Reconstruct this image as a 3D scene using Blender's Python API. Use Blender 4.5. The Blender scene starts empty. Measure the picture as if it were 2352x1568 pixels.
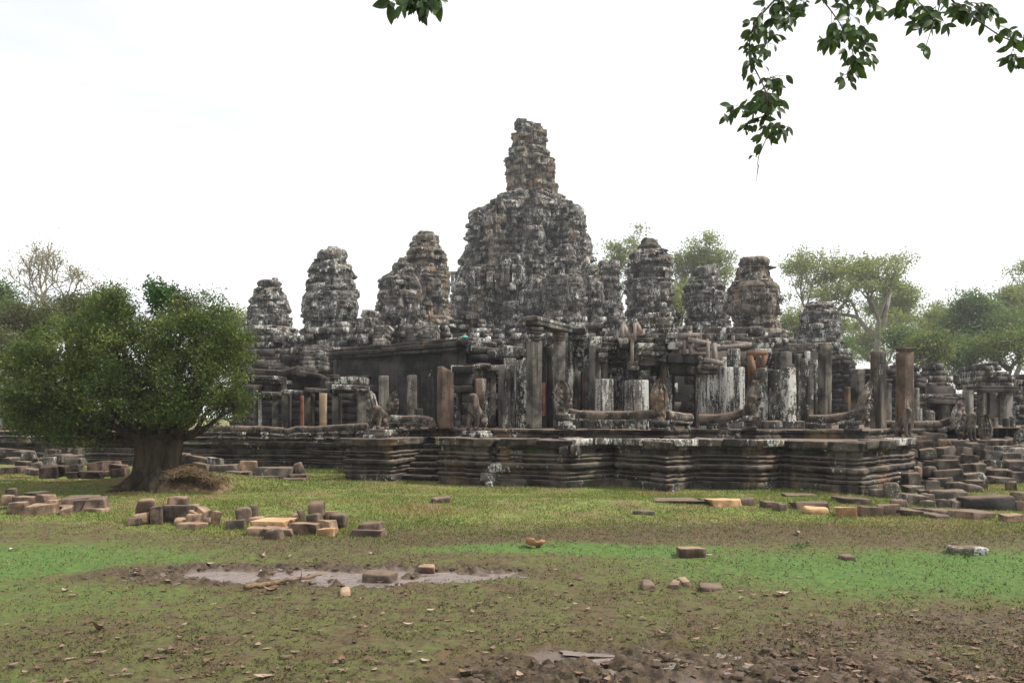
import bpy, math, random
import numpy as np
from mathutils import Vector, Matrix
# ---------------------------------------------------------------- camera, sky, sun, exposure
scn = bpy.context.scene
COL = scn.collection
EYE, F, HX, HY = 2.3, 1907.0, 1176.0, 956.0
cam_d = bpy.data.cameras.new("camera"); cam = bpy.data.objects.new("camera", cam_d); COL.objects.link(cam)
cam_d.sensor_width = 22.2; cam_d.lens = 18.0; cam_d.shift_y = 172 / 2352
cam_d.clip_start = 0.1; cam_d.clip_end = 4000
cam.location = (0, 0, EYE); cam.rotation_euler = (math.pi / 2, 0, 0)
scn.camera = cam
SUN = Vector((0.74, -0.06, 0.88)).normalized()
sun_d = bpy.data.lights.new("sun", 'SUN'); sun_d.energy = 4.0; sun_d.angle = math.radians(6); sun_d.color = (1, .95, .87)
sun = bpy.data.objects.new("sun", sun_d); COL.objects.link(sun); sun.rotation_euler = SUN.to_track_quat('Z', 'Y').to_euler()
sun.location = (30, -10, 60)
wd = bpy.data.worlds.new("World"); scn.world = wd; wd.use_nodes = True
nt = wd.node_tree; nt.nodes.clear()
o_ = nt.nodes.new('ShaderNodeOutputWorld'); bg = nt.nodes.new('ShaderNodeBackground'); sk = nt.nodes.new('ShaderNodeTexSky')
sk.sky_type = 'NISHITA'; sk.sun_disc = False; sk.sun_elevation = math.asin(SUN.z); sk.sun_rotation = math.atan2(SUN.x, SUN.y)
sk.dust_density = 2.0
tc = nt.nodes.new('ShaderNodeTexCoord'); mp = nt.nodes.new('ShaderNodeMapping'); mp.inputs['Scale'].default_value = (1, 1, 4)
mp.inputs['Location'].default_value = (.4, .2, .1)
nz = nt.nodes.new('ShaderNodeTexNoise'); nz.inputs['Scale'].default_value = 2.2; nz.inputs['Detail'].default_value = 6
mr = nt.nodes.new('ShaderNodeMapRange'); mr.inputs['From Min'].default_value = .32; mr.inputs['From Max'].default_value = .62
mr.inputs['To Min'].default_value = .62; mr.inputs['To Max'].default_value = 1.0
mx = nt.nodes.new('ShaderNodeMix'); mx.data_type = 'RGBA'
nz2 = nt.nodes.new('ShaderNodeTexNoise'); nz2.inputs['Scale'].default_value = 3.5; nz2.inputs['Detail'].default_value = 8; nt.links.new(mp.outputs[0], nz2.inputs['Vector'])
cr_ = nt.nodes.new('ShaderNodeValToRGB'); cr_.color_ramp.elements[0].position = .3; cr_.color_ramp.elements[1].position = .62
cr_.color_ramp.elements[0].color = (8.8, 9.1, 9.4, 1); cr_.color_ramp.elements[1].color = (9.9, 9.9, 9.8, 1)
nt.links.new(nz2.outputs['Fac'], cr_.inputs[0]); nt.links.new(cr_.outputs[0], mx.inputs[7])
nt.links.new(tc.outputs['Generated'], mp.inputs[0]); nt.links.new(mp.outputs[0], nz.inputs['Vector'])
nt.links.new(nz.outputs['Fac'], mr.inputs['Value']); nt.links.new(mr.outputs[0], mx.inputs[0])
nt.links.new(sk.outputs[0], mx.inputs[6]); nt.links.new(mx.outputs[2], bg.inputs[0]); bg.inputs[1].default_value = .1
nt.links.new(bg.outputs[0], o_.inputs[0])
scn.view_settings.view_transform = 'Standard'; scn.view_settings.look = 'None'
scn.view_settings.exposure = 0.50; scn.view_settings.gamma = 1.0
scn.cycles.max_bounces = 6; scn.cycles.transparent_max_bounces = 6
# ---------------------------------------------------------------- helpers
rng = np.random.default_rng(7); random.seed(7)
LUT = np.random.default_rng(99).random(65536)
def hsh(i, j, k, s=0):
    i = np.asarray(i).astype(np.int64); j = np.asarray(j).astype(np.int64); k = np.asarray(k).astype(np.int64)
    return LUT[(i * 374761393 + j * 668265263 + k * 1274126177 + s * 97531 + ((i * 31 + j * 17 + k * 7) ** 2) * 13) % 65536]
def vn(p, s=0):
    p = np.asarray(p, float); f = np.floor(p); t = p - f; t = t * t * (3 - 2 * t); i = f.astype(np.int64)
    r = 0
    for a in (0, 1):
        for b in (0, 1):
            for c in (0, 1):
                w = (t[..., 0] if a else 1 - t[..., 0]) * (t[..., 1] if b else 1 - t[..., 1]) * (t[..., 2] if c else 1 - t[..., 2])
                r = r + w * hsh(i[..., 0] + a, i[..., 1] + b, i[..., 2] + c, s)
    return r
def fbm(p, s=0, o=3):
    p = np.asarray(p, float); r = 0; a = .5
    for k in range(o): r = r + a * vn(p * 2 ** k, s + k); a *= .5
    return r / (1 - .5 ** o)
def n2(x, y, sc, s=0, o=3): return fbm(np.stack([x * sc, y * sc, np.zeros_like(x) + s * 7.3], -1), s, o)
def sst(a, b, x): t = np.clip((x - a) / (b - a), 0, 1); return t * t * (3 - 2 * t)
def gz(x, y):
    x = np.asarray(x, float); y = np.asarray(y, float)
    z = -.14 * (1 - sst(14.5, 21, y + 1.2 * (n2(x, y, .12, 5) - .5)))
    z = z + .10 * (n2(x, y, .28, 3) - .5) * sst(14, 20, y) + .03 * (n2(x, y, 1.1, 4) - .5)
    z = z + .42 * np.exp(-(((x + 11.2) / 2.6) ** 2 + ((y - 28.2) / 1.6) ** 2))
    z = z + .16 * np.exp(-(((x - 1.5) / 6) ** 2 + ((y - 21.5) / 1.5) ** 2))
    return z
def gz1(x, y): return float(gz(np.array([x]), np.array([y]))[0])
def Xp(px, d): return (px - HX) / F * d
def Zp(py, d): return EYE + (HY - py) / F * d
def W(px, py, d): return Vector((Xp(px, d), d, Zp(py, d)))
def G(px, py):
    d = EYE * F / (py - HY)
    for _ in range(12): d = (EYE - gz1(Xp(px, d), d)) * F / (py - HY)
    return Vector((Xp(px, d), d, gz1(Xp(px, d), d)))
def tag(o, label=None, cat=None, group=None, kind=None):
    if label: o['label'] = label
    if cat: o['category'] = cat
    if group: o['group'] = group
    if kind: o['kind'] = kind
    return o
def thing(name, label, cat, loc, group=None):
    o = bpy.data.objects.new(name, None); COL.objects.link(o); o.location = loc; o.empty_display_size = .2; o['kind'] = 'thing'
    return tag(o, label, cat, group)
def rot3(rx=0, ry=0, rz=0):
    return np.array(Matrix.Rotation(rz, 3, 'Z') @ Matrix.Rotation(ry, 3, 'Y') @ Matrix.Rotation(rx, 3, 'X'))
CT = np.array([[-1,-1,-1],[1,-1,-1],[1,1,-1],[-1,1,-1],[-1,-1,1],[1,-1,1],[1,1,1],[-1,1,1]], float)
CF = np.array([[0,3,2,1],[4,5,6,7],[0,1,5,4],[1,2,6,5],[2,3,7,6],[3,0,4,7]])
class MB:
    def __init__(s): s.v = []; s.f = []; s.a = []; s.n = 0
    def add(s, V, Fc, a=None):
        V = np.asarray(V, float); Fc = np.asarray(Fc, np.int64)
        s.v.append(V); s.f.append(Fc + s.n); s.n += len(V)
        if a is None: a = rng.random()
        s.a.append(np.broadcast_to(np.asarray(a, float), (len(Fc),)).copy()); return s
    def boxes(s, C, S, rz=0, jit=.012, tilt=None, a=None):
        C = np.atleast_2d(np.asarray(C, float)); S = np.atleast_2d(np.asarray(S, float)); n = len(C)
        P = CT[None] * (S[:, None] * .5) + rng.normal(0, jit, (n, 8, 3)) * (1 if jit else 0)
        if tilt is not None:
            for k in range(n): P[k] = P[k] @ rot3(*tilt[k]).T
        rz = np.broadcast_to(np.asarray(rz, float), (n,)); c, q = np.cos(rz)[:, None], np.sin(rz)[:, None]
        x = P[..., 0] * c - P[..., 1] * q; y = P[..., 0] * q + P[..., 1] * c
        V = np.stack([x, y, P[..., 2]], -1) + C[:, None]
        Fc = (CF[None] + (np.arange(n) * 8)[:, None, None]).reshape(-1, 4)
        if a is None: a = rng.random(n)
        return s.add(V.reshape(-1, 3), Fc, np.repeat(np.broadcast_to(a, (n,)), 6))
    def rbox(s, c, size, rx=0, ry=0, rz=0, cell=.22, r=.04, amp=.02, fr=1.6, taper=1., slant=0, a=None, seed=None, cor=0.):
        h = np.asarray(size, float) / 2; r = min(r, .45 * h.min()); seed = rng.integers(9999) if seed is None else seed
        cs = []
        for k in range(3):
            m = max(1, int(round((2 * h[k] - 2 * r) / cell))); cs.append(np.concatenate([[-h[k]], np.linspace(-h[k] + r, h[k] - r, m + 1), [h[k]]]))
        N = [len(q) for q in cs]; ix = -np.ones(N, np.int64)
        I, J, K = np.meshgrid(*[np.arange(q) for q in N], indexing='ij')
        m = (I == 0) | (I == N[0]-1) | (J == 0) | (J == N[1]-1) | (K == 0) | (K == N[2]-1)
        ix[m] = np.arange(m.sum()); P = np.stack([cs[0][I[m]], cs[1][J[m]], cs[2][K[m]]], -1)
        Fc = []
        def q(A, flip):
            f = np.stack([A[:-1, :-1], A[1:, :-1], A[1:, 1:], A[:-1, 1:]], -1).reshape(-1, 4); Fc.append(f[:, ::-1] if flip else f)
        q(ix[:, :, 0], True); q(ix[:, :, -1], False); q(ix[:, 0], False); q(ix[:, -1], True); q(ix[0], True); q(ix[-1], False)
        inn = np.clip(P, -(h - r), h - r); dd = P - inn; L = np.linalg.norm(dd, axis=1, keepdims=True); L[L == 0] = 1
        P = inn + dd / L * r
        t = (P[:, 2:3] / (2 * h[2]) + .5); P[:, :2] *= 1 + (taper - 1) * t
        if slant: P[:, 2] += slant * P[:, 0] / h[0] * t[:, 0]
        if cor:
            u = P / (2 * h) + .5; K = rng.normal(0, cor, (2, 2, 2, 3)) * (2 * h)
            for i in (0, 1):
                for j in (0, 1):
                    for k in (0, 1): P = P + ((u[:, 0] if i else 1 - u[:, 0]) * (u[:, 1] if j else 1 - u[:, 1]) * (u[:, 2] if k else 1 - u[:, 2]))[:, None] * K[i, j, k] * [1, 1, .8 if k else 0]
        o = rng.random(3) * 50
        D = np.stack([fbm(P * fr + o + 19 * k, seed + k, 3) - .5 for k in range(3)], -1); P = P + D * 2 * amp
        P = P @ rot3(rx, ry, rz).T + np.asarray(c, float)
        return s.add(P, np.concatenate(Fc), a)
    def tube(s, pts, rad, seg=8, a=None, cap=True):
        pts = np.asarray(pts, float); n = len(pts); rad = np.broadcast_to(np.asarray(rad, float), (n,))
        T = np.gradient(pts, axis=0); T /= np.linalg.norm(T, axis=1, keepdims=True) + 1e-9
        up = np.array([0, 0, 1.]) if abs(T[:, 2]).mean() < .9 else np.array([1., 0, 0])
        B = np.cross(T, up); B /= np.linalg.norm(B, axis=1, keepdims=True) + 1e-9; U = np.cross(B, T)
        th = np.linspace(0, 2 * np.pi, seg, endpoint=False)
        V = (pts[:, None] + rad[:, None, None] * (np.cos(th)[None, :, None] * B[:, None] + np.sin(th)[None, :, None] * U[:, None])).reshape(-1, 3)
        i = np.arange(n - 1)[:, None] * seg; j = np.arange(seg)[None]; j2 = (j + 1) % seg
        Fc = np.stack([i + j, i + j2, i + seg + j2, i + seg + j], -1).reshape(-1, 4)
        if cap:
            V = np.concatenate([V, pts[:1], pts[-1:]]); b = n * seg
            q0 = np.stack([np.full(seg, b), j2[0], j[0], j[0]], -1); q1 = np.stack([np.full(seg, b + 1), (n-1)*seg + j[0], (n-1)*seg + j2[0], (n-1)*seg + j2[0]], -1)
            s.add(V, Fc, a); off = s.n - len(V)
            s.f.append(q0[:, :3] + off); s.f.append(q1[:, :3] + off)
            s.a += [np.full(seg, s.a[-1][0])] * 2; return s
        return s.add(V, Fc, a)
    def grid(s, P, a=None, wrap=False, flip=False):
        n, m = P.shape[:2]; ix = np.arange(n * m).reshape(n, m)
        if wrap: ix = np.concatenate([ix, ix[:, :1]], 1)
        f = np.stack([ix[:-1, :-1], ix[:-1, 1:], ix[1:, 1:], ix[1:, :-1]], -1).reshape(-1, 4)
        if flip: f = f[:, ::-1]
        return s.add(P.reshape(-1, 3), f, a)
    def lathe(s, c, prof, seg=24, lobes=0, lamp=.0, amp=.0, a=None, flat=1.0, rz=0):
        prof = np.asarray(prof, float); th = np.linspace(0, 2 * np.pi, seg, endpoint=False)
        R = prof[:, 0:1] * (1 + lamp * np.abs(np.cos(th * lobes / 2))[None] if lobes else np.ones((1, seg)))
        P = np.stack([R * np.cos(th + rz), R * np.sin(th + rz) * flat, np.repeat(prof[:, 1:2], seg, 1)], -1)
        if amp: P = P + (np.stack([fbm(P * 2.1 + k * 11 + rng.random() * 9, k) for k in range(3)], -1) - .5) * 2 * amp
        s.grid(P + np.asarray(c, float), a, wrap=True)
        i = s.n; s.f.append(np.array([[i - seg + k for k in range(seg)]])); s.a.append(np.array([s.a[-1][0]])); return s
    def build(s, name, mat, parent=None, org=None, smooth=False):
        V = np.concatenate(s.v)
        o3 = np.array(parent_loc(parent)) if parent is not None else np.array(org if org is not None else (0, 0, 0), float)
        V = V - o3
        me = bpy.data.meshes.new(name); me.vertices.add(len(V)); me.vertices.foreach_set('co', V.ravel())
        lt = np.concatenate([np.full(len(f), f.shape[1]) for f in s.f]); li = np.concatenate([f.ravel() for f in s.f])
        me.loops.add(len(li)); me.loops.foreach_set('vertex_index', li.astype(np.int32))
        me.polygons.add(len(lt)); ls = np.concatenate([[0], np.cumsum(lt)[:-1]])
        me.polygons.foreach_set('loop_start', ls.astype(np.int32)); me.polygons.foreach_set('loop_total', lt.astype(np.int32))
        me.update(calc_edges=True); me.validate()
        at = me.attributes.new('blk', 'FLOAT', 'FACE'); A = np.concatenate(s.a)
        if len(A) == len(me.polygons): at.data.foreach_set('value', A)
        if smooth: me.polygons.foreach_set('use_smooth', np.ones(len(me.polygons), bool))
        me.materials.append(mat)
        ob = bpy.data.objects.new(name, me); COL.objects.link(ob)
        if parent is not None: ob.parent = parent
        else: ob.location = o3
        return ob
def parent_loc(p):
    l = Vector((0, 0, 0))
    while p is not None: l = l + p.location; p = p.parent
    return l
def copy_tree(o, parent=None):
    c = o.copy(); COL.objects.link(c)
    if parent is not None: c.parent = parent
    for ch in o.children: copy_tree(ch, c)
    return c
# ---------------------------------------------------------------- materials
class NT:
    def __init__(s, name):
        s.m = bpy.data.materials.new(name); s.m.use_nodes = True; s.t = s.m.node_tree; s.t.nodes.clear()
    def n(s, ty, **kw):
        x = s.t.nodes.new('ShaderNode' + ty)
        for k, v in kw.items(): setattr(x, k, v)
        return x
    def L(s, a, b):
        if hasattr(a, 'links'): s.t.links.new(a, b)
        else: b.default_value = a
    def noise(s, vec, sc, det=4, ro=.55, dist=0):
        x = s.n('TexNoise'); s.L(vec, x.inputs['Vector']); x.inputs['Scale'].default_value = sc; x.inputs['Detail'].default_value = det
        x.inputs['Roughness'].default_value = ro; x.inputs['Distortion'].default_value = dist; return x.outputs['Fac']
    def rng(s, v, a, b, c=0., d=1.):
        x = s.n('MapRange', interpolation_type='SMOOTHSTEP'); s.L(v, x.inputs['Value'])
        for k, q in zip(('From Min', 'From Max', 'To Min', 'To Max'), (a, b, c, d)): x.inputs[k].default_value = q
        return x.outputs[0]
    def math(s, op, a, b=0.):
        x = s.n('Math', operation=op); s.L(a, x.inputs[0]); s.L(b, x.inputs[1]); return x.outputs[0]
    def mix(s, f, a, b, bt='MIX'):
        x = s.n('Mix', data_type='RGBA', blend_type=bt); s.L(f, x.inputs[0])
        for q, i in ((a, 6), (b, 7)):
            if isinstance(q, tuple): q = q + (1,) if len(q) == 3 else q
            s.L(q, x.inputs[i])
        return x.outputs[2]
    def map(s, vec, sc, loc=(0, 0, 0)):
        x = s.n('Mapping'); s.L(vec, x.inputs[0]); x.inputs['Scale'].default_value = sc; x.inputs['Location'].default_value = loc; return x.outputs[0]
    def attr(s, name):
        return s.n('Attribute', attribute_name=name).outputs['Fac']
    def co(s):
        tc = s.n('TexCoord'); oi = s.n('ObjectInfo'); x = s.n('VectorMath', operation='MULTIPLY_ADD')
        s.L(oi.outputs['Random'], x.inputs[0]); x.inputs[1].default_value = (37, 53, 29); s.L(tc.outputs['Object'], x.inputs[2]); return x.outputs[0]
    def nz(s):
        g = s.n('NewGeometry'); x = s.n('SeparateXYZ'); s.L(g.outputs['Normal'], x.inputs[0]); return x.outputs[2]
    def out(s, col, rough=.9, bump=None, bd=.05, bs=.6, spec=.2):
        b = s.n('BsdfPrincipled'); s.L(col if not isinstance(col, tuple) else col + (1,), b.inputs['Base Color']); s.L(rough, b.inputs['Roughness']); b.inputs['Specular IOR Level'].default_value = spec
        if bump is not None:
            q = s.n('Bump'); q.inputs['Strength'].default_value = bs; q.inputs['Distance'].default_value = bd; s.L(bump, q.inputs['Height']); s.L(q.outputs[0], b.inputs['Normal'])
        o = s.n('OutputMaterial'); s.L(b.outputs[0], o.inputs[0]); return s.m
def stone(name, dark=(.035, .032, .028), mid=(.13, .118, .10), lichen=.5, ochre=.3, moss=.2, streak=.5, sc=1., top=.6, warm=(.25, .155, .085), lic=(.52, .52, .48), topc=(.17, .115, .082), joint=0, lz=.5):
    s = NT(name); p = s.co(); b = s.attr('blk')
    a = s.noise(p, .9 * sc, 6, .62); c = s.mix(s.rng(a, .40, .63), tuple(q * .75 for q in dark), mid)
    c = s.mix(s.rng(b, .0, 1., .0, .55), c, s.mix(s.rng(a, .4, .6), tuple(q * .55 for q in mid), tuple(min(1, q * 1.35) for q in mid)))
    if ochre:
        o = s.math('ADD', s.noise(s.map(p, (1, 1, .6), (7, 3, 1)), .55 * sc, 5, .6), s.math('MULTIPLY', b, .10))
        c = s.mix(s.rng(o, .68 - .15 * ochre, .84 - .15 * ochre, 0, .7), c, s.mix(s.noise(p, 3 * sc), tuple(q * .6 for q in warm), warm))
    st = s.noise(s.map(p, (2.2 * sc, 2.2 * sc, .16 * sc), (3, 9, 4)), 1.0, 5, .6)
    c = s.mix(s.rng(st, .50, .62, 0, min(1, 1.05 * streak)), c, (.016, .015, .014))
    if moss:
        mo = s.noise(s.map(p, (1, 1, 1), (17, 5, 8)), .8 * sc, 4); c = s.mix(s.rng(mo, .66 - .16 * moss, .80 - .14 * moss, 0, .7), c, (.055, .07, .028))
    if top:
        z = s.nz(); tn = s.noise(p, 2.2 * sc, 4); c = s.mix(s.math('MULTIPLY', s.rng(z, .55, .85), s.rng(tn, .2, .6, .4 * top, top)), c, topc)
    l1 = s.noise(s.map(p, (1, 1, lz * .8), (2, 2, 9)), 1.3 * sc, 4, .65); l2 = s.noise(s.map(p, (1, 1, lz)), 5.5 * sc, 5, .75)
    l3 = s.noise(s.map(p, (1, 1, 1), (5, 5, 5)), 13 * sc, 3, .7)
    l = s.math('ADD', s.math('ADD', s.math('MULTIPLY', l1, .42), s.math('MULTIPLY', l2, .52)), s.math('ADD', s.math('MULTIPLY', l3, .30), s.math('MULTIPLY', b, .09)))
    th = .835 - .20 * lichen
    c = s.mix(s.rng(l, th, th + .06, 0, .95), c, s.mix(l3, tuple(q * .62 for q in lic), lic))
    h = s.math('ADD', s.noise(p, 2.3 * sc, 8, .7), s.math('MULTIPLY', s.noise(p, 14 * sc, 4, .7), .35))
    if joint:
        vo = s.n('TexBrick'); s.L(s.map(p, (1, 1, 1)), vo.inputs['Vector'])
    return s.out(c, s.rng(a, .3, .7, .8, .97), h, .06 / sc, .75, .25)
ST_TOWER = stone('tower_stone', sc=1.4, lichen=.62, ochre=.34, moss=.25, mid=(.12, .108, .094), dark=(.024, .022, .019), streak=.85, lic=(.58, .58, .54))
ST_GOLD = stone('ochre_tower_stone', sc=1.4, lichen=.56, ochre=.72, moss=.2, mid=(.15, .128, .10), dark=(.028, .025, .02), streak=.8)
ST_GREY = stone('lichened_tower_stone', sc=1.4, lichen=.68, ochre=.16, moss=.3, mid=(.115, .107, .096), dark=(.022, .021, .019), streak=.85, lic=(.58, .58, .54))
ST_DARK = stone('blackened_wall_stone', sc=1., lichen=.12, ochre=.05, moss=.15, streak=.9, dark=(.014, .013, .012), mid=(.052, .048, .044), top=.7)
ST_RUIN = stone('ruin_stone', sc=1.3, lichen=.71, ochre=.12, moss=.35, streak=.65, mid=(.112, .104, .092), dark=(.02, .018, .016), lic=(.58, .58, .53))
ST_WHITE = stone('lichen_covered_stone', lz=.13, sc=1.3, lichen=.79, ochre=.1, moss=.25, streak=.7, mid=(.14, .13, .115))
ST_PILLAR = stone('pillar_stone', lz=.13, sc=1.4, lichen=.30, ochre=.35, moss=.3, streak=.9, mid=(.135, .122, .10), dark=(.026, .024, .02), warm=(.22, .14, .075), lic=(.46, .45, .40))
ST_GREYP = stone('pale_grey_pillar_stone', lz=.13, sc=1.4, lichen=.34, ochre=.05, moss=.35, streak=.5, mid=(.18, .168, .145), dark=(.04, .036, .03))
ST_BROWN = stone('brown_pillar_stone', lz=.13, sc=1.6, lichen=.36, ochre=.5, moss=.1, streak=.6, mid=(.135, .095, .068), warm=(.25, .13, .06), dark=(.07, .05, .036))
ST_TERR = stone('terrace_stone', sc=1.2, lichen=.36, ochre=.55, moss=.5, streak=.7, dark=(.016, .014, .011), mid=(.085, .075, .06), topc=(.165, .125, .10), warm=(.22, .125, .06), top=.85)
ST_TOPS = stone('terrace_paving_stone', sc=1.2, lichen=.25, ochre=.2, moss=.25, streak=.2, dark=(.06, .045, .035), mid=(.16, .115, .085), top=.7)
ST_BLOCK = stone('sandstone_block', sc=2.2, lichen=.18, ochre=.35, moss=.15, streak=.35, dark=(.075, .05, .035), mid=(.27, .185, .125), warm=(.36, .21, .11), topc=(.38, .26, .17), top=.5)
ST_DBLOCK = stone('dark_sandstone_block', sc=2.2, lichen=.2, ochre=.15, moss=.2, streak=.4, dark=(.03, .023, .019), mid=(.15, .105, .078), topc=(.18, .125, .09), top=.6)
ST_RUB = stone('lichened_rubble', sc=1.8, lichen=.42, ochre=.12, moss=.35, streak=.5, dark=(.03, .027, .023), mid=(.11, .092, .074), topc=(.17, .115, .08), top=.8)
ST_ORANGE = stone('freshly_broken_sandstone', sc=2.2, lichen=0, ochre=.5, moss=0, streak=.05, dark=(.28, .16, .08), mid=(.45, .28, .15), warm=(.5, .29, .13), topc=(.5, .33, .18))
ST_STATUE = stone('weathered_statue_stone', sc=2.4, lichen=.60, ochre=.2, moss=.25, streak=.7, mid=(.14, .112, .09), dark=(.03, .026, .022), topc=(.2, .13, .09), top=.7)
ST_OSTAT = stone('ochre_statue_stone', sc=2.0, lichen=.50, ochre=.6, moss=.1, streak=.6, mid=(.14, .10, .068), warm=(.26, .13, .055))
def plain(name, a, b, sc=3., rough=.85, bd=.02, stretch=(1, 1, 1)):
    s = NT(name); p = s.map(s.co(), stretch); f = s.noise(p, sc, 6, .65); return s.out(s.mix(s.rng(f, .3, .7), a, b), rough, s.noise(p, sc * 3, 5), bd)
RED = plain('red_painted_stone', (.12, .06, .045), (.29, .105, .07), 4.)
WOOD = plain('weathered_timber', (.12, .10, .088), (.25, .215, .185), 3., stretch=(4, 4, .8))
NEWW = plain('fresh_brown_timber', (.13, .075, .048), (.23, .13, .08), 3., stretch=(4, 4, .8))
PALEW = plain('pale_timber', (.18, .145, .12), (.31, .255, .21), 3., stretch=(4, 4, .8))
BARK = plain('dark_bark', (.022, .017, .012), (.075, .057, .04), 5., .95, .06, (1, 1, .35))
GBARK = plain('pale_grey_bark', (.13, .115, .10), (.27, .24, .21), 3., .9, .04, (1, 1, .3))
TWIG = plain('twig_bark', (.03, .024, .018), (.09, .07, .05), 20.)
CLAY = plain('terracotta', (.30, .15, .085), (.42, .22, .13), 6.)
STRAW = plain('dry_roots', (.10, .072, .04), (.22, .15, .085), 9., .95, .05)
MUD = plain('wet_mud', (.045, .031, .022), (.11, .075, .053), 8., .55, .04)
def leafm(name, cols, tr=.35, rough=.55):
    s = NT(name); b = s.attr('blk'); r = s.n('ValToRGB'); s.L(b, r.inputs[0]); e = r.color_ramp.elements
    for k, c in enumerate(cols):
        q = e[k] if k < 2 else e.new(1.); q.position = k / (len(cols) - 1); q.color = c + (1,)
    e = r.color_ramp.elements
    p = s.n('BsdfPrincipled'); s.L(r.outputs[0], p.inputs['Base Color']); p.inputs['Roughness'].default_value = rough; p.inputs['Specular IOR Level'].default_value = .3
    t = s.n('BsdfTranslucent'); s.L(s.mix(.5, r.outputs[0], (.10, .16, .02)), t.inputs[0]); m = s.n('MixShader'); m.inputs[0].default_value = tr
    s.L(p.outputs[0], m.inputs[1]); s.L(t.outputs[0], m.inputs[2]); o = s.n('OutputMaterial'); s.L(m.outputs[0], o.inputs[0]); return s.m
# ---------------------------------------------------------------- ground: one sheet, near the camera fine, far away coarse
def ell(x, y, cx, cy, rx, ry, s=0.):
    c, q = math.cos(s), math.sin(s); dx, dy = x - cx, y - cy
    return np.sqrt(((dx * c + dy * q) / rx) ** 2 + ((-dx * q + dy * c) / ry) ** 2)
def zones(x, y):
    wx = x + 1.3 * (n2(x, y, .55, 11) - .5) + .35 * (n2(x, y, 2.2, 12) - .5); wy = y + 1.5 * (n2(x, y, .5, 13) - .5) + .4 * (n2(x, y, 2.5, 14) - .5)
    lim = 17.3 + .9 * np.sin(wx * .35) - .03 * wx
    grass = sst(lim - 1.3, lim + 1.6, wy)
    sedge = np.exp(-((wy - 17.2 - .05 * wx) / 1.5) ** 2) * sst(-8, -3, wx)
    al = sst(1.2, .2, ell(wx, wy, -9.5, 14.0, 6.2, 2.6))
    al = np.maximum(al, sst(1.12, .25, ell(wx, wy, 8.2, 12.9, 8.6, 3.0, -.10)))
    al = np.maximum(al, .9 * sst(1.1, .5, ell(wx, wy, 1.2, 15.2, 3.9, .95, -.1)))
    al = np.maximum(al, .75 * sst(1.1, .3, ell(wx, wy, -5.0, 7.2, 1.6, 1.0)))
    al = np.maximum(al, .45 * sst(1.2, .3, ell(wx, wy, -6.5, 11.2, 3.5, 2.4)))
    mud = sst(1.1, .6, ell(wx, wy, -3.1, 12.9, 3.9, 1.15))
    mud2 = sst(1.15, .55, ell(wx, wy, 1.7, 7.6, 2.9, 1.75))
    lit = sst(1.2, .5, ell(wx, wy, 5.2, 8.6, 3.2, 2.0))
    wet = sst(1.05, .75, ell(wx, wy, -2.7, 12.7, 3.1, .62, -.06)) * sst(.40, .54, n2(x, y, 1.3, 15) + .05)
    wet = np.maximum(wet, sst(1.05, .7, ell(wx, wy, 1.55, 7.25, .9, .75)) * sst(.40, .52, n2(x, y, 2.2, 16)))
    wet = np.maximum(wet, sst(1.0, .7, ell(wx, wy, .75, 8.85, .5, .2)) * .8)
    return grass, sedge, np.clip(al - mud, 0, 1), np.maximum(mud, mud2), lit, wet, mud2
ys = np.concatenate([np.linspace(-20, 5.4, 14), np.geomspace(6, 32, 520), np.geomspace(32.6, 1500, 70)])
sx = np.linspace(-1, 1, 860); wide = np.sign(sx) * np.maximum(0, np.abs(sx) - .9) * 10
Xg = sx[None] * (.70 * np.abs(ys[:, None]) + 2.5) + wide[None] * (np.abs(ys[:, None]) * .8 + 12); Yg = np.repeat(ys[:, None], len(sx), 1)
GR, SE, AL, MU, LI, WE, MU2 = zones(Xg, Yg)
Zg = gz(Xg, Yg); near = sst(36, 28, Yg)
clod = np.clip(n2(Xg, Yg, 5.5, 21) - .47, 0, 1) * .34 + np.clip(n2(Xg, Yg, 2.0, 22) - .5, 0, 1) * .22 + np.clip(n2(Xg, Yg, 13., 24, 2) - .42, 0, 1) * .10 - .045
Zg = Zg + near * (clod * (np.maximum(MU * .8, 0.75 * MU2) + .30 * (1 - GR)) * (1 - .95 * WE) - .06 * WE + .03 * (n2(Xg, Yg, 3., 23) - .5) * GR)
g_ = MB(); g_.grid(np.stack([Xg, Yg, Zg], -1))
s = NT('ground_earth'); p = s.n('TexCoord').outputs['Object']
n1 = s.noise(p, 1.4, 6, .65); nn2 = s.noise(p, 9., 8, .75); n3 = s.noise(s.map(p, (.55, 1.5, 1)), 30., 6, .75); n4 = s.noise(p, 4., 8, .72)
rag = lambda nm, k=1.3, q=.5: s.rng(s.math('ADD', s.attr(nm), s.math('MULTIPLY', s.math('ADD', s.math('ADD', s.math('MULTIPLY', n4, .5), s.math('MULTIPLY', n3, .5)), -.5), k * 2.6)), q - .26, q + .26)
moss = s.mix(s.rng(s.math('ADD', s.math('MULTIPLY', n1, .5), s.math('MULTIPLY', n4, .5)), .42, .58), (.108, .076, .038), (.108, .112, .033)); moss = s.mix(s.rng(nn2,   .47, .62, 0, .7), moss, (.030, .021, .014)); moss = s.mix(s.rng(n3, .60, .72, 0, .8), moss, (.15, .115, .07))
alg = s.mix(s.rng(nn2, .3, .7), (.055, .115, .022), (.105, .185, .036)); alg = s.mix(s.rng(n3, .52, .64, 0, .85), alg, (.05, .05, .02)); alg = s.mix(s.rng(n4, .56, .68, 0, .6), alg, (.06, .055, .025))
moss = s.mix(rag('alg', 1.5, .30), moss, s.mix(s.rng(nn2, .4, .6), (.075, .085, .024), (.125, .150, .034)))
c = s.mix(rag('alg', 1.5, .58), moss, alg)
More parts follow.
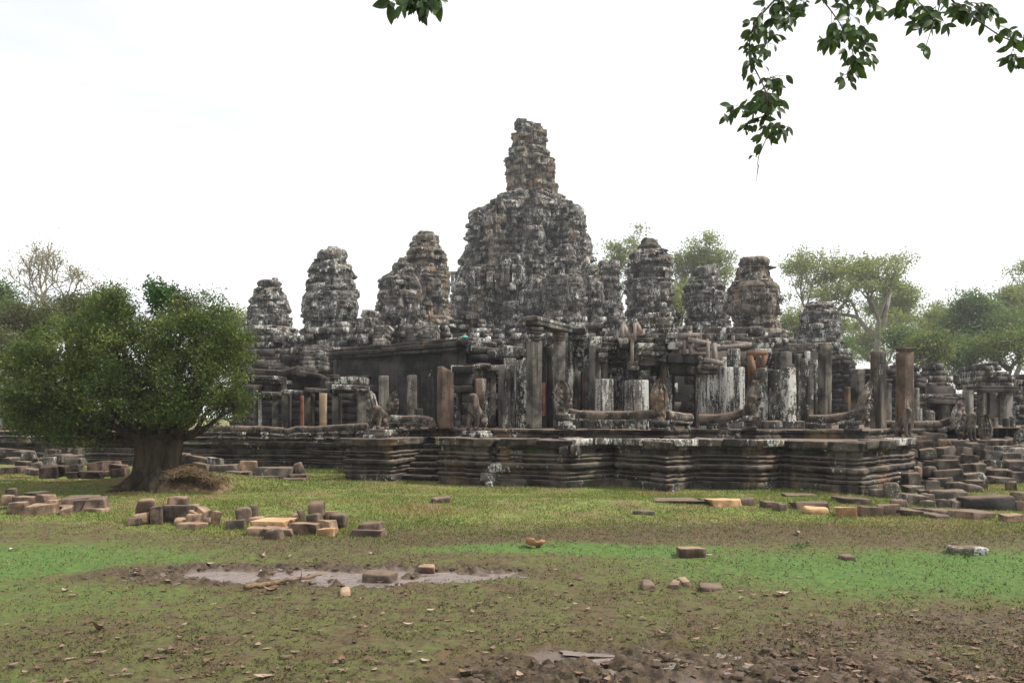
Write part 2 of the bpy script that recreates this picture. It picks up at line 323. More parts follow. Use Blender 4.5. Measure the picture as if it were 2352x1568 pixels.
gra = s.mix(s.rng(n1, .35, .62), (.10, .12, .03), (.18, .20, .05)); gra = s.mix(s.rng(s.noise(p, .6, 5, .7), .46, .60), gra, (.17, .12, .06))
c = s.mix(rag('grs', 1.2), c, gra)
c = s.mix(s.math('MULTIPLY', rag('sed', 1.4, .45), s.rng(nn2, .35, .6, .35, .95)), c, (.085, .052, .03))
mudc = s.mix(s.rng(nn2, .36, .62), (.026, .019, .012), (.115, .082, .052)); c = s.mix(rag('mud', 1.3), c, mudc)
c = s.mix(s.math('MULTIPLY', rag('lit', 1.2, .45), s.rng(n4, .4, .58)), c, s.mix(s.rng(n3, .4, .6), (.04, .025, .018), (.16, .11, .075)))
c = s.mix(s.attr('wet'), c, (.17, .13, .11))
ro = s.rng(s.attr('wet'), .2, .9, .92, .3)
GM = s.out(c, ro, s.math('ADD', s.math('MULTIPLY', nn2, .8), s.math('MULTIPLY', n3, .5)), .05, .9, .3)
gob = g_.build('ground', GM, smooth=True); tag(gob, kind='structure')
for nm, A in (('grs', GR), ('sed', SE * (1 - .5 * GR)), ('alg', AL), ('mud', MU), ('lit', LI), ('wet', WE)):
    at = gob.data.attributes.new(nm, 'FLOAT', 'POINT'); at.data.foreach_set('value', A.astype(np.float32).ravel())
# puddle water: thin sheets lying in the mud
def puddle(cx, cy, rx, ry, z, seed):
    m = MB(); th = np.linspace(0, 2 * np.pi, 90, endpoint=False); r = .75 + .5 * fbm(np.stack([np.cos(th) * 1.8, np.sin(th) * 1.8, th * 0 + seed], -1), seed)
    V = np.stack([cx + rx * r * np.cos(th), cy + ry * r * np.sin(th), th * 0 + z], -1); m.v.append(V); m.f.append(np.arange(90)[None]); m.a.append(np.array([.5])); m.n = 90
    return tag(m.build('puddle', WAT, org=(cx, cy, z)), kind='structure')
s = NT('muddy_water'); q = s.n('NewGeometry').outputs['Position']
WAT = s.out(s.mix(s.noise(q, 4, 4), (.15, .115, .10), (.24, .19, .165)), s.rng(s.noise(q, 3., 4), .4, .6, .10, .30), s.noise(s.map(q, (1, 2, 1)), 7, 5), .05, .9, .9)
puddle(-2.7, 12.7, 3.7, 1.0, -.174, 1)
for (px, py, rx, ry, sd) in ((1600, 1545, 1.0, .8, 5), (1395, 1487, .5, .24, 7)):
    c_ = G(px, py); puddle(c_.x, c_.y, rx, ry, -.174, sd)
# ---------------------------------------------------------------- terrace
def dens(pr, st=.04):
    out = [pr[0]]
    for a, b in zip(pr[:-1], pr[1:]):
        n = max(1, int(math.hypot(b[0]-a[0], b[1]-a[1]) / st))
        for k in range(1, n + 1): out.append((a[0] + (b[0]-a[0]) * k / n, a[1] + (b[1]-a[1]) * k / n))
    return np.array(out)
def torus(zc, r, off, n=7): return [(zc - r * math.cos(math.pi * k / n), off + r * math.sin(math.pi * k / n)) for k in range(n + 1)]
def base_profile(h=1.55):
    p = [(-.25, .17), (.24, .16), (.255, .09)] + torus(.335, .06, .09) + [(.41, .05)] + torus(.475, .05, .07) + [(.54, .02)]
    p += [(.545, .06), (.575, .06), (.58, .03)] + torus(.69, .09, .11) + [(.80, .04), (.805, .07), (.83, .07), (.835, .02)] + torus(.905, .045, .08) + [(.965, .03)] + torus(1.03, .04, .09) + [(1.08, .04), (1.09, .0), (1.25, .03), (1.26, .12), (1.30, .17), (1.53, .19), (1.55, .15), (1.55, -.55)]
    return [(z * h / 1.55, o) for z, o in p]
def step_profile(z0, h): return [(z0 - .1, .10), (z0 + h*.3, .09), (z0 + h*.33, .05), (z0 + h*.6, .06), (z0 + h*.63, .12), (z0 + h*.97, .12), (z0 + h, .08), (z0 + h, -.6)]
def moulding(mb, path, prof, seed=0, st=.09, bl=.85, blk_amp=.032, sag=.035):
    path = [np.array(q[:2], float) for q in path]; prof = dens(prof); pts = []; nrm = []; S = []; acc = 0
    seg = [(b - a) / np.linalg.norm(b - a) for a, b in zip(path[:-1], path[1:])]; sn = [np.array([t[1], -t[0]]) for t in seg]
    for k, (a, b) in enumerate(zip(path[:-1], path[1:])):
        L = np.linalg.norm(b - a); n = max(2, int(L / st)); 
        for i in range(n + (k == len(seg) - 1)):
            pts.append(a + (b - a) * i / n); S.append(acc + L * i / n)
            if i == 0 and k > 0: m = sn[k-1] + sn[k]; nrm.append(m / (m @ sn[k]))
            else: nrm.append(sn[k])
        acc += L
    pts = np.array(pts); nrm = np.array(nrm); S = np.array(S); z = prof[:, 0]; o = prof[:, 1]
    Sg, Zz = np.meshgrid(S, z, indexing='ij'); Og = np.repeat(o[None], len(S), 0)
    course = np.searchsorted(np.array([.25, .54, .83, 1.08, 1.26]) * (z.max() / 1.55), Zz); ph = hsh(course, 3, 5, seed) * bl
    bi = np.floor((Sg + ph) / bl * (1 + .25 * hsh(course, 9, 9, seed))); r = hsh(course, bi, 1, seed)
    fr = ((Sg + ph) / bl * (1 + .25 * hsh(course, 9, 9, seed))) % 1; jt = np.minimum(fr, 1 - fr) * bl < st * .6
    q = np.stack([Sg * 1.2, Zz * 4, Sg * 0 + seed], -1)
    Og = Og + (r - .5) * 2 * blk_amp + (fbm(q, seed, 3) - .5) * .11 + (fbm(q * 4, seed + 2, 2) - .5) * .05 - .06 * jt - (hsh(course, bi, 7, seed) > .95) * .09
    inner = Og < -.3; Og = np.where(inner, np.repeat(o[None], len(S), 0), Og)
    Zw = Zz + (n2(Sg, Sg * 0, .7, seed + 5) - .5) * 2 * sag + (hsh(course, bi, 2, seed) - .5) * .02 * (Zz > .1)
    P = np.stack([pts[:, None, 0] + nrm[:, None, 0] * Og, pts[:, None, 1] + nrm[:, None, 1] * Og, Zw], -1)
    mb.grid(P, r[:-1, :-1].ravel(), flip=True); return mb
def PD(px, d): return np.array([Xp(px, d), d])
def PG(px, py, z=0.): d = (EYE - z) * F / (py - HY); return np.array([Xp(px, d), d])
ST_STEP = stone('stair_stone', sc=1.4, lichen=.35, ochre=.1, moss=.4, streak=.6, dark=(.014, .013, .011), mid=(.05, .044, .035), top=1., topc=(.22, .155, .115))  # tread tops pale, risers dark: light on the worn edges put into the colour
TER = thing('temple_terrace', 'long moulded stone terrace with zigzag front and a broken flight of steps', 'terrace', (0, 27, 0))
front = [PD(1147, 29.5), PG(1150, 1116), PG(1308, 1120), PG(1413, 1113), PG(1531, 1129), PG(1588, 1121), PG(1742, 1126), PG(1791, 1120), PG(1972, 1136), PG(2086, 1116), PD(2092, 30)]
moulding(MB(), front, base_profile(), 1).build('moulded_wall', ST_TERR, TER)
V_ = np.array([.44, .90])
fl = [PG(804, 1102) + V_ * 2.6, PG(804, 1102), PG(897, 1105), PG(897, 1105) + V_ * 2.6]; moulding(MB(), fl, base_profile(1.52), 2).build('stair_flank', ST_TERR, TER)
fr_ = [PG(1018, 1109) + V_ * 2.2, PG(1018, 1109), PG(1120, 1115), PG(1120, 1115) + V_ * 1.0]; moulding(MB(), fr_, base_profile(1.57), 3).build('stair_flank', ST_TERR, TER)
back = [PD(-420, 43), PD(60, 40), PD(330, 38.5), PD(560, 37.5), PD(805, 36.2), PD(850, 36)]
rightw = [PD(2092, 30.6), PD(2200, 31.4), PD(2420, 34), PD(2800, 38)]
moulding(MB(), rightw, base_profile(1.40), 9, st=.12).build('moulded_wall', ST_TERR, TER)
moulding(MB(), back, base_profile(1.16), 4, st=.12).build('moulded_wall', ST_TERR, TER)
a, b = PG(897, 1105), PG(1018, 1109); m = MB()
for k in range(7):
    z = (k + 1) * .218; o = V_ * (.29 * k + .50)
    for i in range(3):
        w_ = rng.uniform(-.06, .06) if 0 < i < 2 else 0; A = a + (b - a) * (i / 3 + .004 + w_) + o; B = a + (b - a) * ((i + 1) / 3 - .004 + w_) + o; c = (A + B) / 2; L_ = np.linalg.norm(B - A); an = math.atan2(*(B - A)[::-1]); cc = c + V_ * .5
        m.rbox((cc[0], cc[1], z - .05 + rng.normal(0, .012)), (L_, 1.0, .105), rz=an + rng.normal(0, .012), rx=.05, r=.03, amp=.02); cc = c + V_ * .58
        m.rbox((cc[0], cc[1], z - .16), (L_, .95, .13), rz=an, r=.015, amp=.01)
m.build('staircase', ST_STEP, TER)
# loose cap stones along the flanks and the cornice
for (x0, x1, y0, y1, d) in ((838, 893, 997, 1010, 30.0), (856, 915, 1010, 1022, 29.9), (812, 850, 1012, 1021, 30.1), (1121, 1150, 1008, 1026, 28.3), (1123, 1156, 1027, 1045, 28), (1118, 1150, 1046, 1062, 27.8), (1124, 1180, 1064, 1085, 27.3), (1113, 1145, 1085, 1105, 27.2), (1128, 1146, 1105, 1121, 27),
    (1152, 1185, 1012, 1026, 27.9), (1158, 1180, 1030, 1049, 28), (1180, 1212, 1035, 1052, 27.3), (1180, 1210, 1053, 1066, 27.2), (1200, 1235, 1008, 1029, 27.3), (1236, 1262, 1008, 1030, 27.2), (1295, 1316, 1026, 1050, 26.6), (1316, 1334, 1022, 1048, 26.5)):
    w = (x1 - x0) / F * d; c = W((x0 + x1) / 2, (y0 + y1) / 2, d); m = MB(); m.rbox((c.x, c.y + .3, c.z), (w, .75, (y1 - y0) / F * d), rz=-.45 + rng.normal(0, .08), r=.035, amp=.03, cor=.05); m.build('cap_stone', ST_RUIN, TER)
for a, b in zip(front[1:-2], front[2:-1]):       # cornice slabs, each laid a little differently
    L = np.linalg.norm(b - a); u = (b - a) / L; nn = np.array([u[1], -u[0]]); k = max(1, int(L / .8)); e = np.sort(np.concatenate([[0, L], (np.arange(1, k) + rng.uniform(-.2, .2, k - 1)) * L / k]))
    for x0, x1 in zip(e[:-1], e[1:]):
        if rng.random() < .12: continue
        c = a + u * (x0 + x1) / 2 + nn * (-.12 + rng.normal(0, .035)); m = MB(); m.rbox((c[0], c[1], 1.47 + rng.normal(0, .018)), (x1 - x0 - .02, .78, .22), rz=math.atan2(u[1], u[0]) + rng.normal(0, .02), rx=rng.normal(0, .02), ry=rng.normal(0, .015), r=.025, amp=.025, cor=.03, cell=.12); m.build('cap_stone', ST_RUIN if rng.random() < .7 else ST_TERR, TER)
def floor(name, pts, z, mat, par):
    m = MB(); V = np.array([(q[0], q[1], z) for q in pts]); m.v.append(V); m.f.append(np.arange(len(V))[None]); m.a.append(np.array([.5])); m.n = len(V); return m.build(name, mat, par)
cen = lambda P, k: [q + np.array([0, k]) for q in P]
floor('paving', cen([PG(1018, 1109), PG(1120, 1115)], .5) + cen(front[1:-1], .55) + [PD(2092, 31.2), PD(2200, 32), PD(2420, 34.6), PD(2790, 38.6), PD(2700, 62), PD(560, 62), PD(870, 33), PG(897, 1105) + V_ * 2.4], 1.39, ST_TOPS, TER)
floor('paving', cen([PG(804, 1102), PG(897, 1105)], .5) + [PG(897, 1105) + V_ * 2.6, PG(804, 1102) + V_ * 2.6], 1.49, ST_TOPS, TER)
floor('paving', cen(back, .4) + [PD(850, 62), PD(-420, 62)], 1.145, ST_TOPS, TER)
floor('paving', cen([PG(1018, 1109), PG(1120, 1115)], .5) + cen(front[1:-1], .55) + [PD(2086, 34), PD(870, 36), PG(897, 1105) + V_ * 2.4], 1.535, ST_TOPS, TER)
# upper step carrying the balustrade
up = [PD(858, 37), PD(860, 33.2), PD(1010, 31.6), PD(1062, 31.3), PD(1190, 29.9), PD(1278, 28.7), PD(1400, 28.4), PD(1524, 27.7), PD(1588, 28.9), PD(1738, 27.9), PD(1792, 29.2), PD(1988, 28.2), PD(2050, 31), PD(2120, 33)]
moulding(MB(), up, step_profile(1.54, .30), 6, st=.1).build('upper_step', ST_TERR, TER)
floor('paving', cen(up, .5) + [PD(2700, 36), PD(2700, 62), PD(760, 62)], 1.83, ST_TOPS, TER)
upl = [PD(-420, 42), PD(300, 38.6), PD(560, 37.2), PD(700, 36.9), PD(872, 35.5)]
moulding(MB(), upl, step_profile(1.14, .22), 7, st=.12).build('upper_step', ST_TERR, TER)
moulding(MB(), cen(upl, .8), step_profile(1.34, .24), 8, st=.12).build('upper_step', ST_TERR, TER)
floor('paving', cen(upl, 1.2) + [PD(872, 62), PD(-420, 62)], 1.57, ST_TOPS, TER)
# ---------------------------------------------------------------- towers: course by course heightfields
def relief(u, v):
    g = lambda x, w: np.exp(-(x / w) ** 2)
    m = np.clip(1 - .85 * u ** 2 - .55 * np.abs((v - .5) * 2) ** 4, 0, 1); h = .62 * np.sqrt(m)
    h = h + .46 * g(u, .13) * sst(.74, .42, v) * sst(.34, .40, v) + .12 * g(np.abs(u) - .15, .07) * g(v - .40, .035)
    wv = v + .05 * u ** 2
    h = h + .22 * g(u, .42) * (g(wv - .285, .030) + g(wv - .205, .034)) - .10 * g(u, .45) * g(wv - .245, .012) + .20 * g(u, .28) * g(v - .09, .06)
    au = np.abs(u); h = h + .17 * g(au - .42, .19) * g(v - .61, .045) - .13 * g(au - .42, .26) * g(v - .675, .03) + .15 * sst(.1, .2, au) * sst(.85, .7, au) * g(v - .735 + .04 * (au - .4), .025)
    h = h - .12 * g(au - .2, .08) * g(v - .62, .06) + .10 * sst(.80, .83, v)
    return h
def hf(rows, d, seed, nth=220, dz=.1, yaw=.6, p=3., ch=.42, bl=.75, amp=.14, faces=(), recess=(), lobes=0, lamp=0., tier=.15, rag=1.0, sq=1.):
    rows = sorted(rows, reverse=True); R_ = np.array(rows, float)        # bottom (big py) first
    zr = EYE + (HY - R_[:, 0]) / F * d; z = np.arange(zr[0], zr[-1] + dz * .5, dz)
    hw = np.interp(z, zr, (R_[:, 2] - R_[:, 1]) / 2 / F * d); cx = np.interp(z, zr, ((R_[:, 1] + R_[:, 2]) / 2 - HX) / F * d)
    th = np.linspace(-np.pi, np.pi, nth, endpoint=False)                # 0 faces the camera
    tt = th + yaw; pl = 1 / (np.abs(np.cos(tt)) ** p + np.abs(np.sin(tt)) ** p) ** (1 / p)
    tri = np.abs(((tt / (np.pi / 2)) % 1) - .5) * 2; pl = pl * (1 - .05 * (tri < .62) - .05 * (tri < .34))
    if lobes: pl = pl * (1 - lamp * (np.cos(lobes * tt) < -.25) - .5 * lamp * (np.cos(lobes * 2.0 * tt + 1) < -.1))
    ext = np.abs(pl * np.sin(th)).max(); pl = pl / ext
    ed = [z[0]]; r1 = np.random.default_rng(seed)
    while ed[-1] < z[-1]: ed.append(ed[-1] + ch * (.75 + .5 * r1.random()))
    ed = np.array(ed); ci = np.clip(np.searchsorted(ed, z, 'right') - 1, 0, len(ed) - 1)
    tf = tier * (r1.choice([-1, -.4, 0, .5, 1], len(ed)))[ci]; jz = np.minimum(z - ed[ci], np.append(ed, ed[-1] + 1)[ci + 1] - z) < dz * .55
    Z, T = np.meshgrid(z, th, indexing='ij'); C = ci[:, None] + 0 * T.astype(int)
    nb = np.maximum(5, np.round(2 * np.pi * hw / bl * (.8 + .4 * hsh(ci, 2, 2, seed))))[:, None]
    q = (T / (2 * np.pi) + .5 + hsh(C, 5, 5, seed)) * nb; bi = np.floor(q) % nb; fq = q % 1; jt = np.minimum(fq, 1 - fq) * (2 * np.pi * hw[:, None] / nb) < .05
    rb = hsh(C, bi, 3, seed); off = (rb - .5) * 2 * amp - (hsh(C, bi, 4, seed) > .95) * amp * 2.2 + (hsh(C, bi, 6, seed) > .95) * amp * 1.3
    # carving inside a block
    off = off + (hsh(np.floor(Z / .18), np.floor(T * hw[:, None] / .2), 8, seed) - .5) * amp * .55
    gp = C // 5; nv = np.maximum(6, np.round(2 * np.pi * hw[:, None] / (bl * 1.5))); vb = np.floor((T / (2 * np.pi) + .5) * nv) % nv; off = off + (hsh(gp, vb, 31, seed) - .5) * amp * 2.0
    R = hw[:, None] * pl[None] + tf[:, None]
    big = (fbm(np.stack([np.sin(T) * 2.0 * 1.6, np.cos(T) * 3.2, Z * .35], -1), seed, 3) - .5) * amp * 3.2 * rag
    fm = np.zeros(R.shape, int); X0 = cx[:, None] + R * np.sin(T); Y0 = d - R * np.cos(T)
    k = 0; fr = np.zeros(R.shape)
    for (phi, py0, py1, w) in faces:
        k += 1; z0, z1 = EYE + (HY - py1) / F * d, EYE + (HY - py0) / F * d; u = np.sin(T - phi) * hw[:, None] / w; v = (Z - z0) / (z1 - z0)
        m = (np.abs(u) < 1) & (np.cos(T - phi) > 0) & (v > 0) & (v < 1); fm[m] = k; sc = w * .86; rel = relief(u, v) * sc
        fr[m] = rel[m]; off = np.where(m, off * .45, off); big = np.where(m, big * .3, big)
        R = np.where(m, np.cos(T - phi) * 0 + (hw[:, None] * .74) / np.maximum(np.cos(T - phi), .62), R)
    R = R + off + big + fr - .05 * (jt | jz[:, None]) * (fm == 0) - .02 * (jt | jz[:, None]) * (fm > 0)
    pxx = HX + X0 / Y0 * F; pyy = HY - (Z - EYE) / Y0 * F
    for (a0, a1, b0, b1, dep) in recess:
        m = (pxx > a0) & (pxx < a1) & (pyy > b0) & (pyy < b1) & (np.cos(T) > .1); R = np.where(m, R - dep, R)
    R = np.maximum(R, .15); P = np.stack([cx[:, None] + R * np.sin(T), d - R * np.cos(T), Z + (hsh(C, bi, 12, seed) - .5) * .05], -1)
    n, mth = P.shape[:2]; ix = np.arange(n * mth).reshape(n, mth); ix = np.concatenate([ix, ix[:, :1]], 1)
    Q = np.stack([ix[:-1, :-1], ix[:-1, 1:], ix[1:, 1:], ix[1:, :-1]], -1).reshape(-1, 4); A = rb[:-1].reshape(-1); M = fm[:-1].reshape(-1)
    body = MB(); top = np.concatenate([P.reshape(-1, 3), [[cx[-1], d, z[-1] + .1]]]); body.add(top, Q[M == 0], A[M == 0])
    t = ix[-1]; body.f.append(np.stack([t[:-1], t[1:], np.full(mth, n * mth)], -1)); body.a.append(np.full(mth, .4))
    out = []
    for i in range(1, k + 1):
        fb = MB(); qs = Q[M == i]; us, inv = np.unique(qs, return_inverse=True); fb.add(P.reshape(-1, 3)[us], inv.reshape(-1, 4), A[M == i] * .4 + .3); out.append(fb)
    return body, out, (cx[0], d, max(0, z[0]))
def lotus(rows, d, seed, lobes=16):
    mb = MB(); rows = sorted(rows, reverse=True); pr = [((r - l) / 2 / F * d, Zp(y, d)) for y, l, r in rows]; cx = Xp((rows[0][1] + rows[0][2]) / 2, d)
    pr = dens([(b, a) for a, b in pr], .15); pr = np.stack([pr[:, 1], pr[:, 0]], -1)
    mb.lathe((cx, d, 0), pr, 48, lobes, .12, .22); return mb
def face_tower(label, rows, d, seed, mat, crown=None, top=None, group='face towers of the temple', **kw):
    body, fc, loc = hf(rows, d, seed, **kw); t = thing('face_tower', label, 'tower', loc, group)
    body.build('tower_body', mat, t)
    for f in fc: f.build('stone_face', mat, t, smooth=True)
    if crown: lotus(crown, d, seed).build('lotus_crown', mat, t, smooth=False)
    if top:
        m = MB()
        for (x0, x1, y0, y1) in top: c = W((x0 + x1) / 2, (y0 + y1) / 2, d); w = (x1 - x0) / F * d; m.rbox(c, (w, w * .9, (y1 - y0) / F * d), rz=.4, r=.15, amp=.08, cell=.3)
        m.build('broken_finial', mat, t)
    return t
face_tower('short lichened face tower farthest left, crown split in two stumps', [(870, 548, 700), (790, 560, 690), (756, 568, 680), (752, 570, 669), (735, 571, 667), (700, 573, 664), (690, 576, 660), (672, 583, 655), (662, 590, 646), (657, 594, 640)], 80, 11, ST_GREY,
    crown=[(658, 597, 640), (652, 592, 641), (647, 594, 640), (644, 600, 628)], top=[(598, 614, 643, 652), (625, 639, 638, 652)], yaw=.55, faces=[(-.75, 712, 752, 1.15), (.62, 712, 752, 1.15)])
face_tower('tall lichen whitened face tower second from left with slipped capstone', [(840, 672, 850), (790, 682, 832), (760, 690, 818), (757, 697, 818), (745, 700, 817), (720, 701, 818), (690, 704, 816), (653, 706, 814), (626, 713, 813), (606, 724, 803), (600, 730, 795)], 72, 12, ST_GREY,
    crown=[(601, 736, 790), (594, 734, 794), (585, 733, 795), (577, 738, 790), (574, 745, 785)], top=[(752, 778, 567, 580)], yaw=.75, faces=[(.95, 672, 740, 1.35), (-.35, 675, 740, 1.5)])
face_tower('lower dark face tower with ochre chin, half hidden before a taller one', [(870, 850, 985), (790, 868, 972), (765, 880, 965), (760, 872, 960), (735, 874, 968), (700, 872, 970), (655, 873, 968), (636, 879, 961), (626, 890, 958), (618, 900, 955)], 64, 13, ST_TOWER,
    crown=[(619, 902, 945), (612, 896, 940), (606, 898, 936), (603, 904, 926), (597, 904, 926), (592, 906, 922)], yaw=.5, faces=[(-.95, 690, 738, 1.15), (.1, 672, 740, 1.25)])
face_tower('tallest of the left face towers, slender and ochre streaked beside the central mass', [(860, 925, 1060), (780, 935, 1046), (740, 938, 1035), (700, 936, 1028), (650, 932, 1029), (620, 931, 1028), (595, 932, 1026), (576, 936, 1019), (562, 942, 1014), (558, 948, 1010)], 78, 14, ST_GOLD,
    crown=[(559, 953, 1004), (552, 950, 1005), (544, 952, 1003), (542, 960, 996), (538, 960, 997), (534, 963, 995)], yaw=.35, faces=[(.55, 622, 690, 1.35), (-.7, 640, 700, 1.3)])
face_tower('dark twin stump tower close to the right of the central mass', [(800, 1372, 1448), (720, 1374, 1432), (680, 1376, 1428), (640, 1376, 1426), (622, 1378, 1424), (612, 1379, 1420)], 92, 15, ST_TOWER, top=[(1376, 1396, 600, 614), (1400, 1422, 599, 614)], yaw=.5)
face_tower('tall dark face tower right of the central mass with jagged crown', [(860, 1438, 1580), (760, 1440, 1562), (735, 1441, 1545), (700, 1442, 1543), (660, 1443, 1541), (622, 1444, 1543), (594, 1452, 1536), (584, 1456, 1529), (576, 1462, 1522)], 74, 16, ST_TOWER,
    crown=[(577, 1468, 1516), (568, 1466, 1517), (563, 1472, 1510), (556, 1474, 1509), (550, 1475, 1506)], yaw=.8, faces=[(-.35, 650, 700, 1.25), (.95, 650, 702, 1.2)])
face_tower('small squat face tower with broken knob, between two taller right hand towers', [(860, 1560, 1700), (770, 1568, 1680), (740, 1575, 1675), (700, 1576, 1672), (668, 1574, 1664), (650, 1577, 1658), (638, 1584, 1654)], 79, 17, ST_GREY,
    crown=[(639, 1594, 1648), (630, 1590, 1648), (620, 1593, 1646), (616, 1600, 1640)], top=[(1619, 1632, 609, 626), (1634, 1648, 607, 620)], yaw=.5, faces=[(.75, 672, 738, 1.15), (-.6, 680, 738, 1.1)])
face_tower('warm ochre face tower on the right under a wide flat lotus cap', [(870, 1668, 1830), (790, 1672, 1804), (770, 1680, 1796), (740, 1684, 1790), (715, 1680, 1782), (668, 1678, 1787), (643, 1687, 1780), (625, 1692, 1773), (616, 1696, 1770)], 66, 18, ST_GOLD,
    crown=[(617, 1706, 1758), (611, 1702, 1761), (604, 1700, 1763), (597, 1702, 1761), (593, 1706, 1756)], top=[(1704, 1735, 592, 598)], yaw=.45, faces=[(-.5, 652, 730, 1.15), (.9, 652, 730, 1.1)])
face_tower('low blackened tower farthest right, standing before the pale trees', [(860, 1825, 1950), (790, 1832, 1932), (775, 1835, 1930), (740, 1836, 1926), (720, 1839, 1925), (706, 1847, 1915), (696, 1858, 1904)], 80, 19, ST_GREY, top=[(1858, 1876, 694, 702), (1880, 1898, 697, 706)], yaw=.6, faces=[(.7, 738, 775, 1.1)])
# central mass
CT_ = thing('central_tower', 'huge jagged central temple tower rising far above all the others', 'tower', (Xp(1210, 103), 103, 0))
body, fc, _ = hf([(880, 1000, 1420), (800, 1020, 1395), (780, 1036, 1378), (690, 1037, 1376), (640, 1042, 1374), (622, 1050, 1372), (612, 1056, 1370), (590, 1056, 1366), (575, 1062, 1362), (560, 1068, 1360), (535, 1070, 1352), (500, 1076, 1346), (492, 1082, 1340), (484, 1102, 1322), (470, 1126, 1308), (460, 1132, 1298), (452, 1142, 1286)], 103, 21, nth=620, dz=.12, yaw=.4, p=2.4, ch=.55, bl=1.0, amp=.22, lobes=9, lamp=.14, tier=.24, rag=1.5,
    recess=[(1086, 1098, 620, 655, 1.6), (1152, 1162, 608, 648, 1.2), (1345, 1352, 640, 665, 1.2), (1130, 1140, 615, 640, 1.2), (1062, 1070, 715, 760, 2), (1265, 1272, 480, 500, 1.)], faces=[(.25, 640, 725, 1.6)])
body.build('tower_mass', ST_GREY, CT_)
for f in fc: f.build('stone_face', ST_GREY, CT_, smooth=True)
body, _, _ = hf([(470, 1150, 1287), (446, 1157, 1280), (400, 1159, 1277), (368, 1163, 1271), (362, 1171, 1265), (346, 1172, 1256), (330, 1174, 1255), (306, 1179, 1254), (296, 1184, 1250), (288, 1186, 1236)], 103, 22, nth=300, dz=.11, yaw=.5, p=2.6, ch=.5, bl=.85, amp=.19, lobes=7, lamp=.12, tier=.22, rag=1.2)
body.build('spire', ST_GOLD, CT_)
m = MB()
for (x0, x1, y0, y1) in ((1184, 1206, 276, 292), (1204, 1222, 282, 294), (1220, 1240, 286, 300), (1236, 1253, 300, 316)):
    c = W((x0 + x1) / 2, (y0 + y1) / 2, 102.6); w = (x1 - x0) / F * 103; m.rbox(c, (w, w * 1.4, (y1 - y0) / F * 103), rz=.3, r=.12, amp=.1, cell=.3)
m.build('broken_top', ST_GREY, CT_)
BAY = [([(700, 1104, 1178), (620, 1108, 1172), (560, 1114, 1168), (500, 1118, 1164), (472, 1124, 1158), (458, 1132, 1150)], 96, ST_GOLD), ([(760, 1066, 1128), (680, 1070, 1122), (560, 1072, 1110), (500, 1078, 1104), (486, 1084, 1098)], 97, ST_GREY),
    ([(780, 1188, 1262), (650, 1192, 1258), (560, 1196, 1252), (500, 1200, 1248), (462, 1206, 1244)], 95, ST_TOWER), ([(700, 1270, 1352), (560, 1278, 1348), (510, 1284, 1342), (476, 1292, 1322), (462, 1298, 1312)], 97, ST_TOWER),
    ([(800, 1150, 1215), (700, 1152, 1206), (640, 1154, 1204), (600, 1160, 1200), (585, 1166, 1194)], 89, ST_GREY), ([(800, 1198, 1252), (730, 1202, 1246), (690, 1203, 1243), (640, 1206, 1240), (600, 1210, 1236)], 86, ST_GREY),
    ([(800, 1246, 1352), (735, 1252, 1342), (700, 1252, 1340), (640, 1256, 1336), (610, 1262, 1330), (580, 1276, 1318), (564, 1284, 1310)], 84, ST_TOWER), ([(800, 1330, 1392), (700, 1334, 1380), (640, 1338, 1372), (612, 1344, 1368)], 88, ST_GREY),
    ([(800, 1076, 1150), (700, 1082, 1144), (650, 1086, 1140), (610, 1094, 1134)], 90, ST_TOWER), ([(800, 1030, 1090), (700, 1036, 1082), (665, 1040, 1074), (640, 1048, 1066)], 92, ST_GREY)]
FCS = {5: [(.0, 668, 722, 1.05)], 6: [(-.5, 640, 712, 1.35), (.85, 640, 712, 1.3)], 0: [], 7: [(.2, 650, 705, .95)]}
for i, (rw, dd, mt) in enumerate(BAY):
    body, fc, _ = hf(rw, dd - 1.0, 40 + i, nth=180, dz=.12, yaw=.3 + .3 * i, p=2.8, ch=.5, bl=.8, amp=.17, lobes=5, lamp=.05, tier=.15, faces=FCS.get(i, ()),
        recess={8: [(1094, 1106, 622, 656, 1.4), (1120, 1130, 622, 652, 1.0)], 4: [(1163, 1176, 605, 648, 1.4), (1186, 1194, 610, 640, 1)], 0: [(1140, 1147, 470, 490, .8)], 3: [(1306, 1312, 466, 480, .6)]}.get(i, ()))
    body.build('projecting_bay', mt, CT_)
    for f in fc: f.build('stone_face', mt, CT_, smooth=True)
def frame(m, x0, x1, y0, y1, d, t=.35, dep=.6, sill=True):
    px = t / d * F
    for (a, b, c_, e) in ((x0, x0 + px, y0 + px, y1), (x1 - px, x1, y0 + px, y1), (x0 - px * .3, x1 + px * .3, y0, y0 + px)) + (((x0, x1, y1, y1 + px),) if sill else ()):
        c = W((a + b) / 2, (c_ + e) / 2, d); m.rbox(c, ((b - a) / F * d, dep, (e - c_) / F * d), r=.04, amp=.03, cell=.4)
for (x0, x1, y0, y1, d) in ((1036, 1055, 624, 664, 93), (1083, 1103, 614, 658, 87.6), (1150, 1170, 604, 650, 86), (1340, 1358, 634, 668, 85), (1118, 1132, 616, 654, 87.6), (1144, 1152, 448, 472, 94), (1274, 1286, 450, 474, 94)):
    m = MB(); frame(m, x0, x1, y0, y1, d); m.build('window_frame', ST_TOWER, CT_)
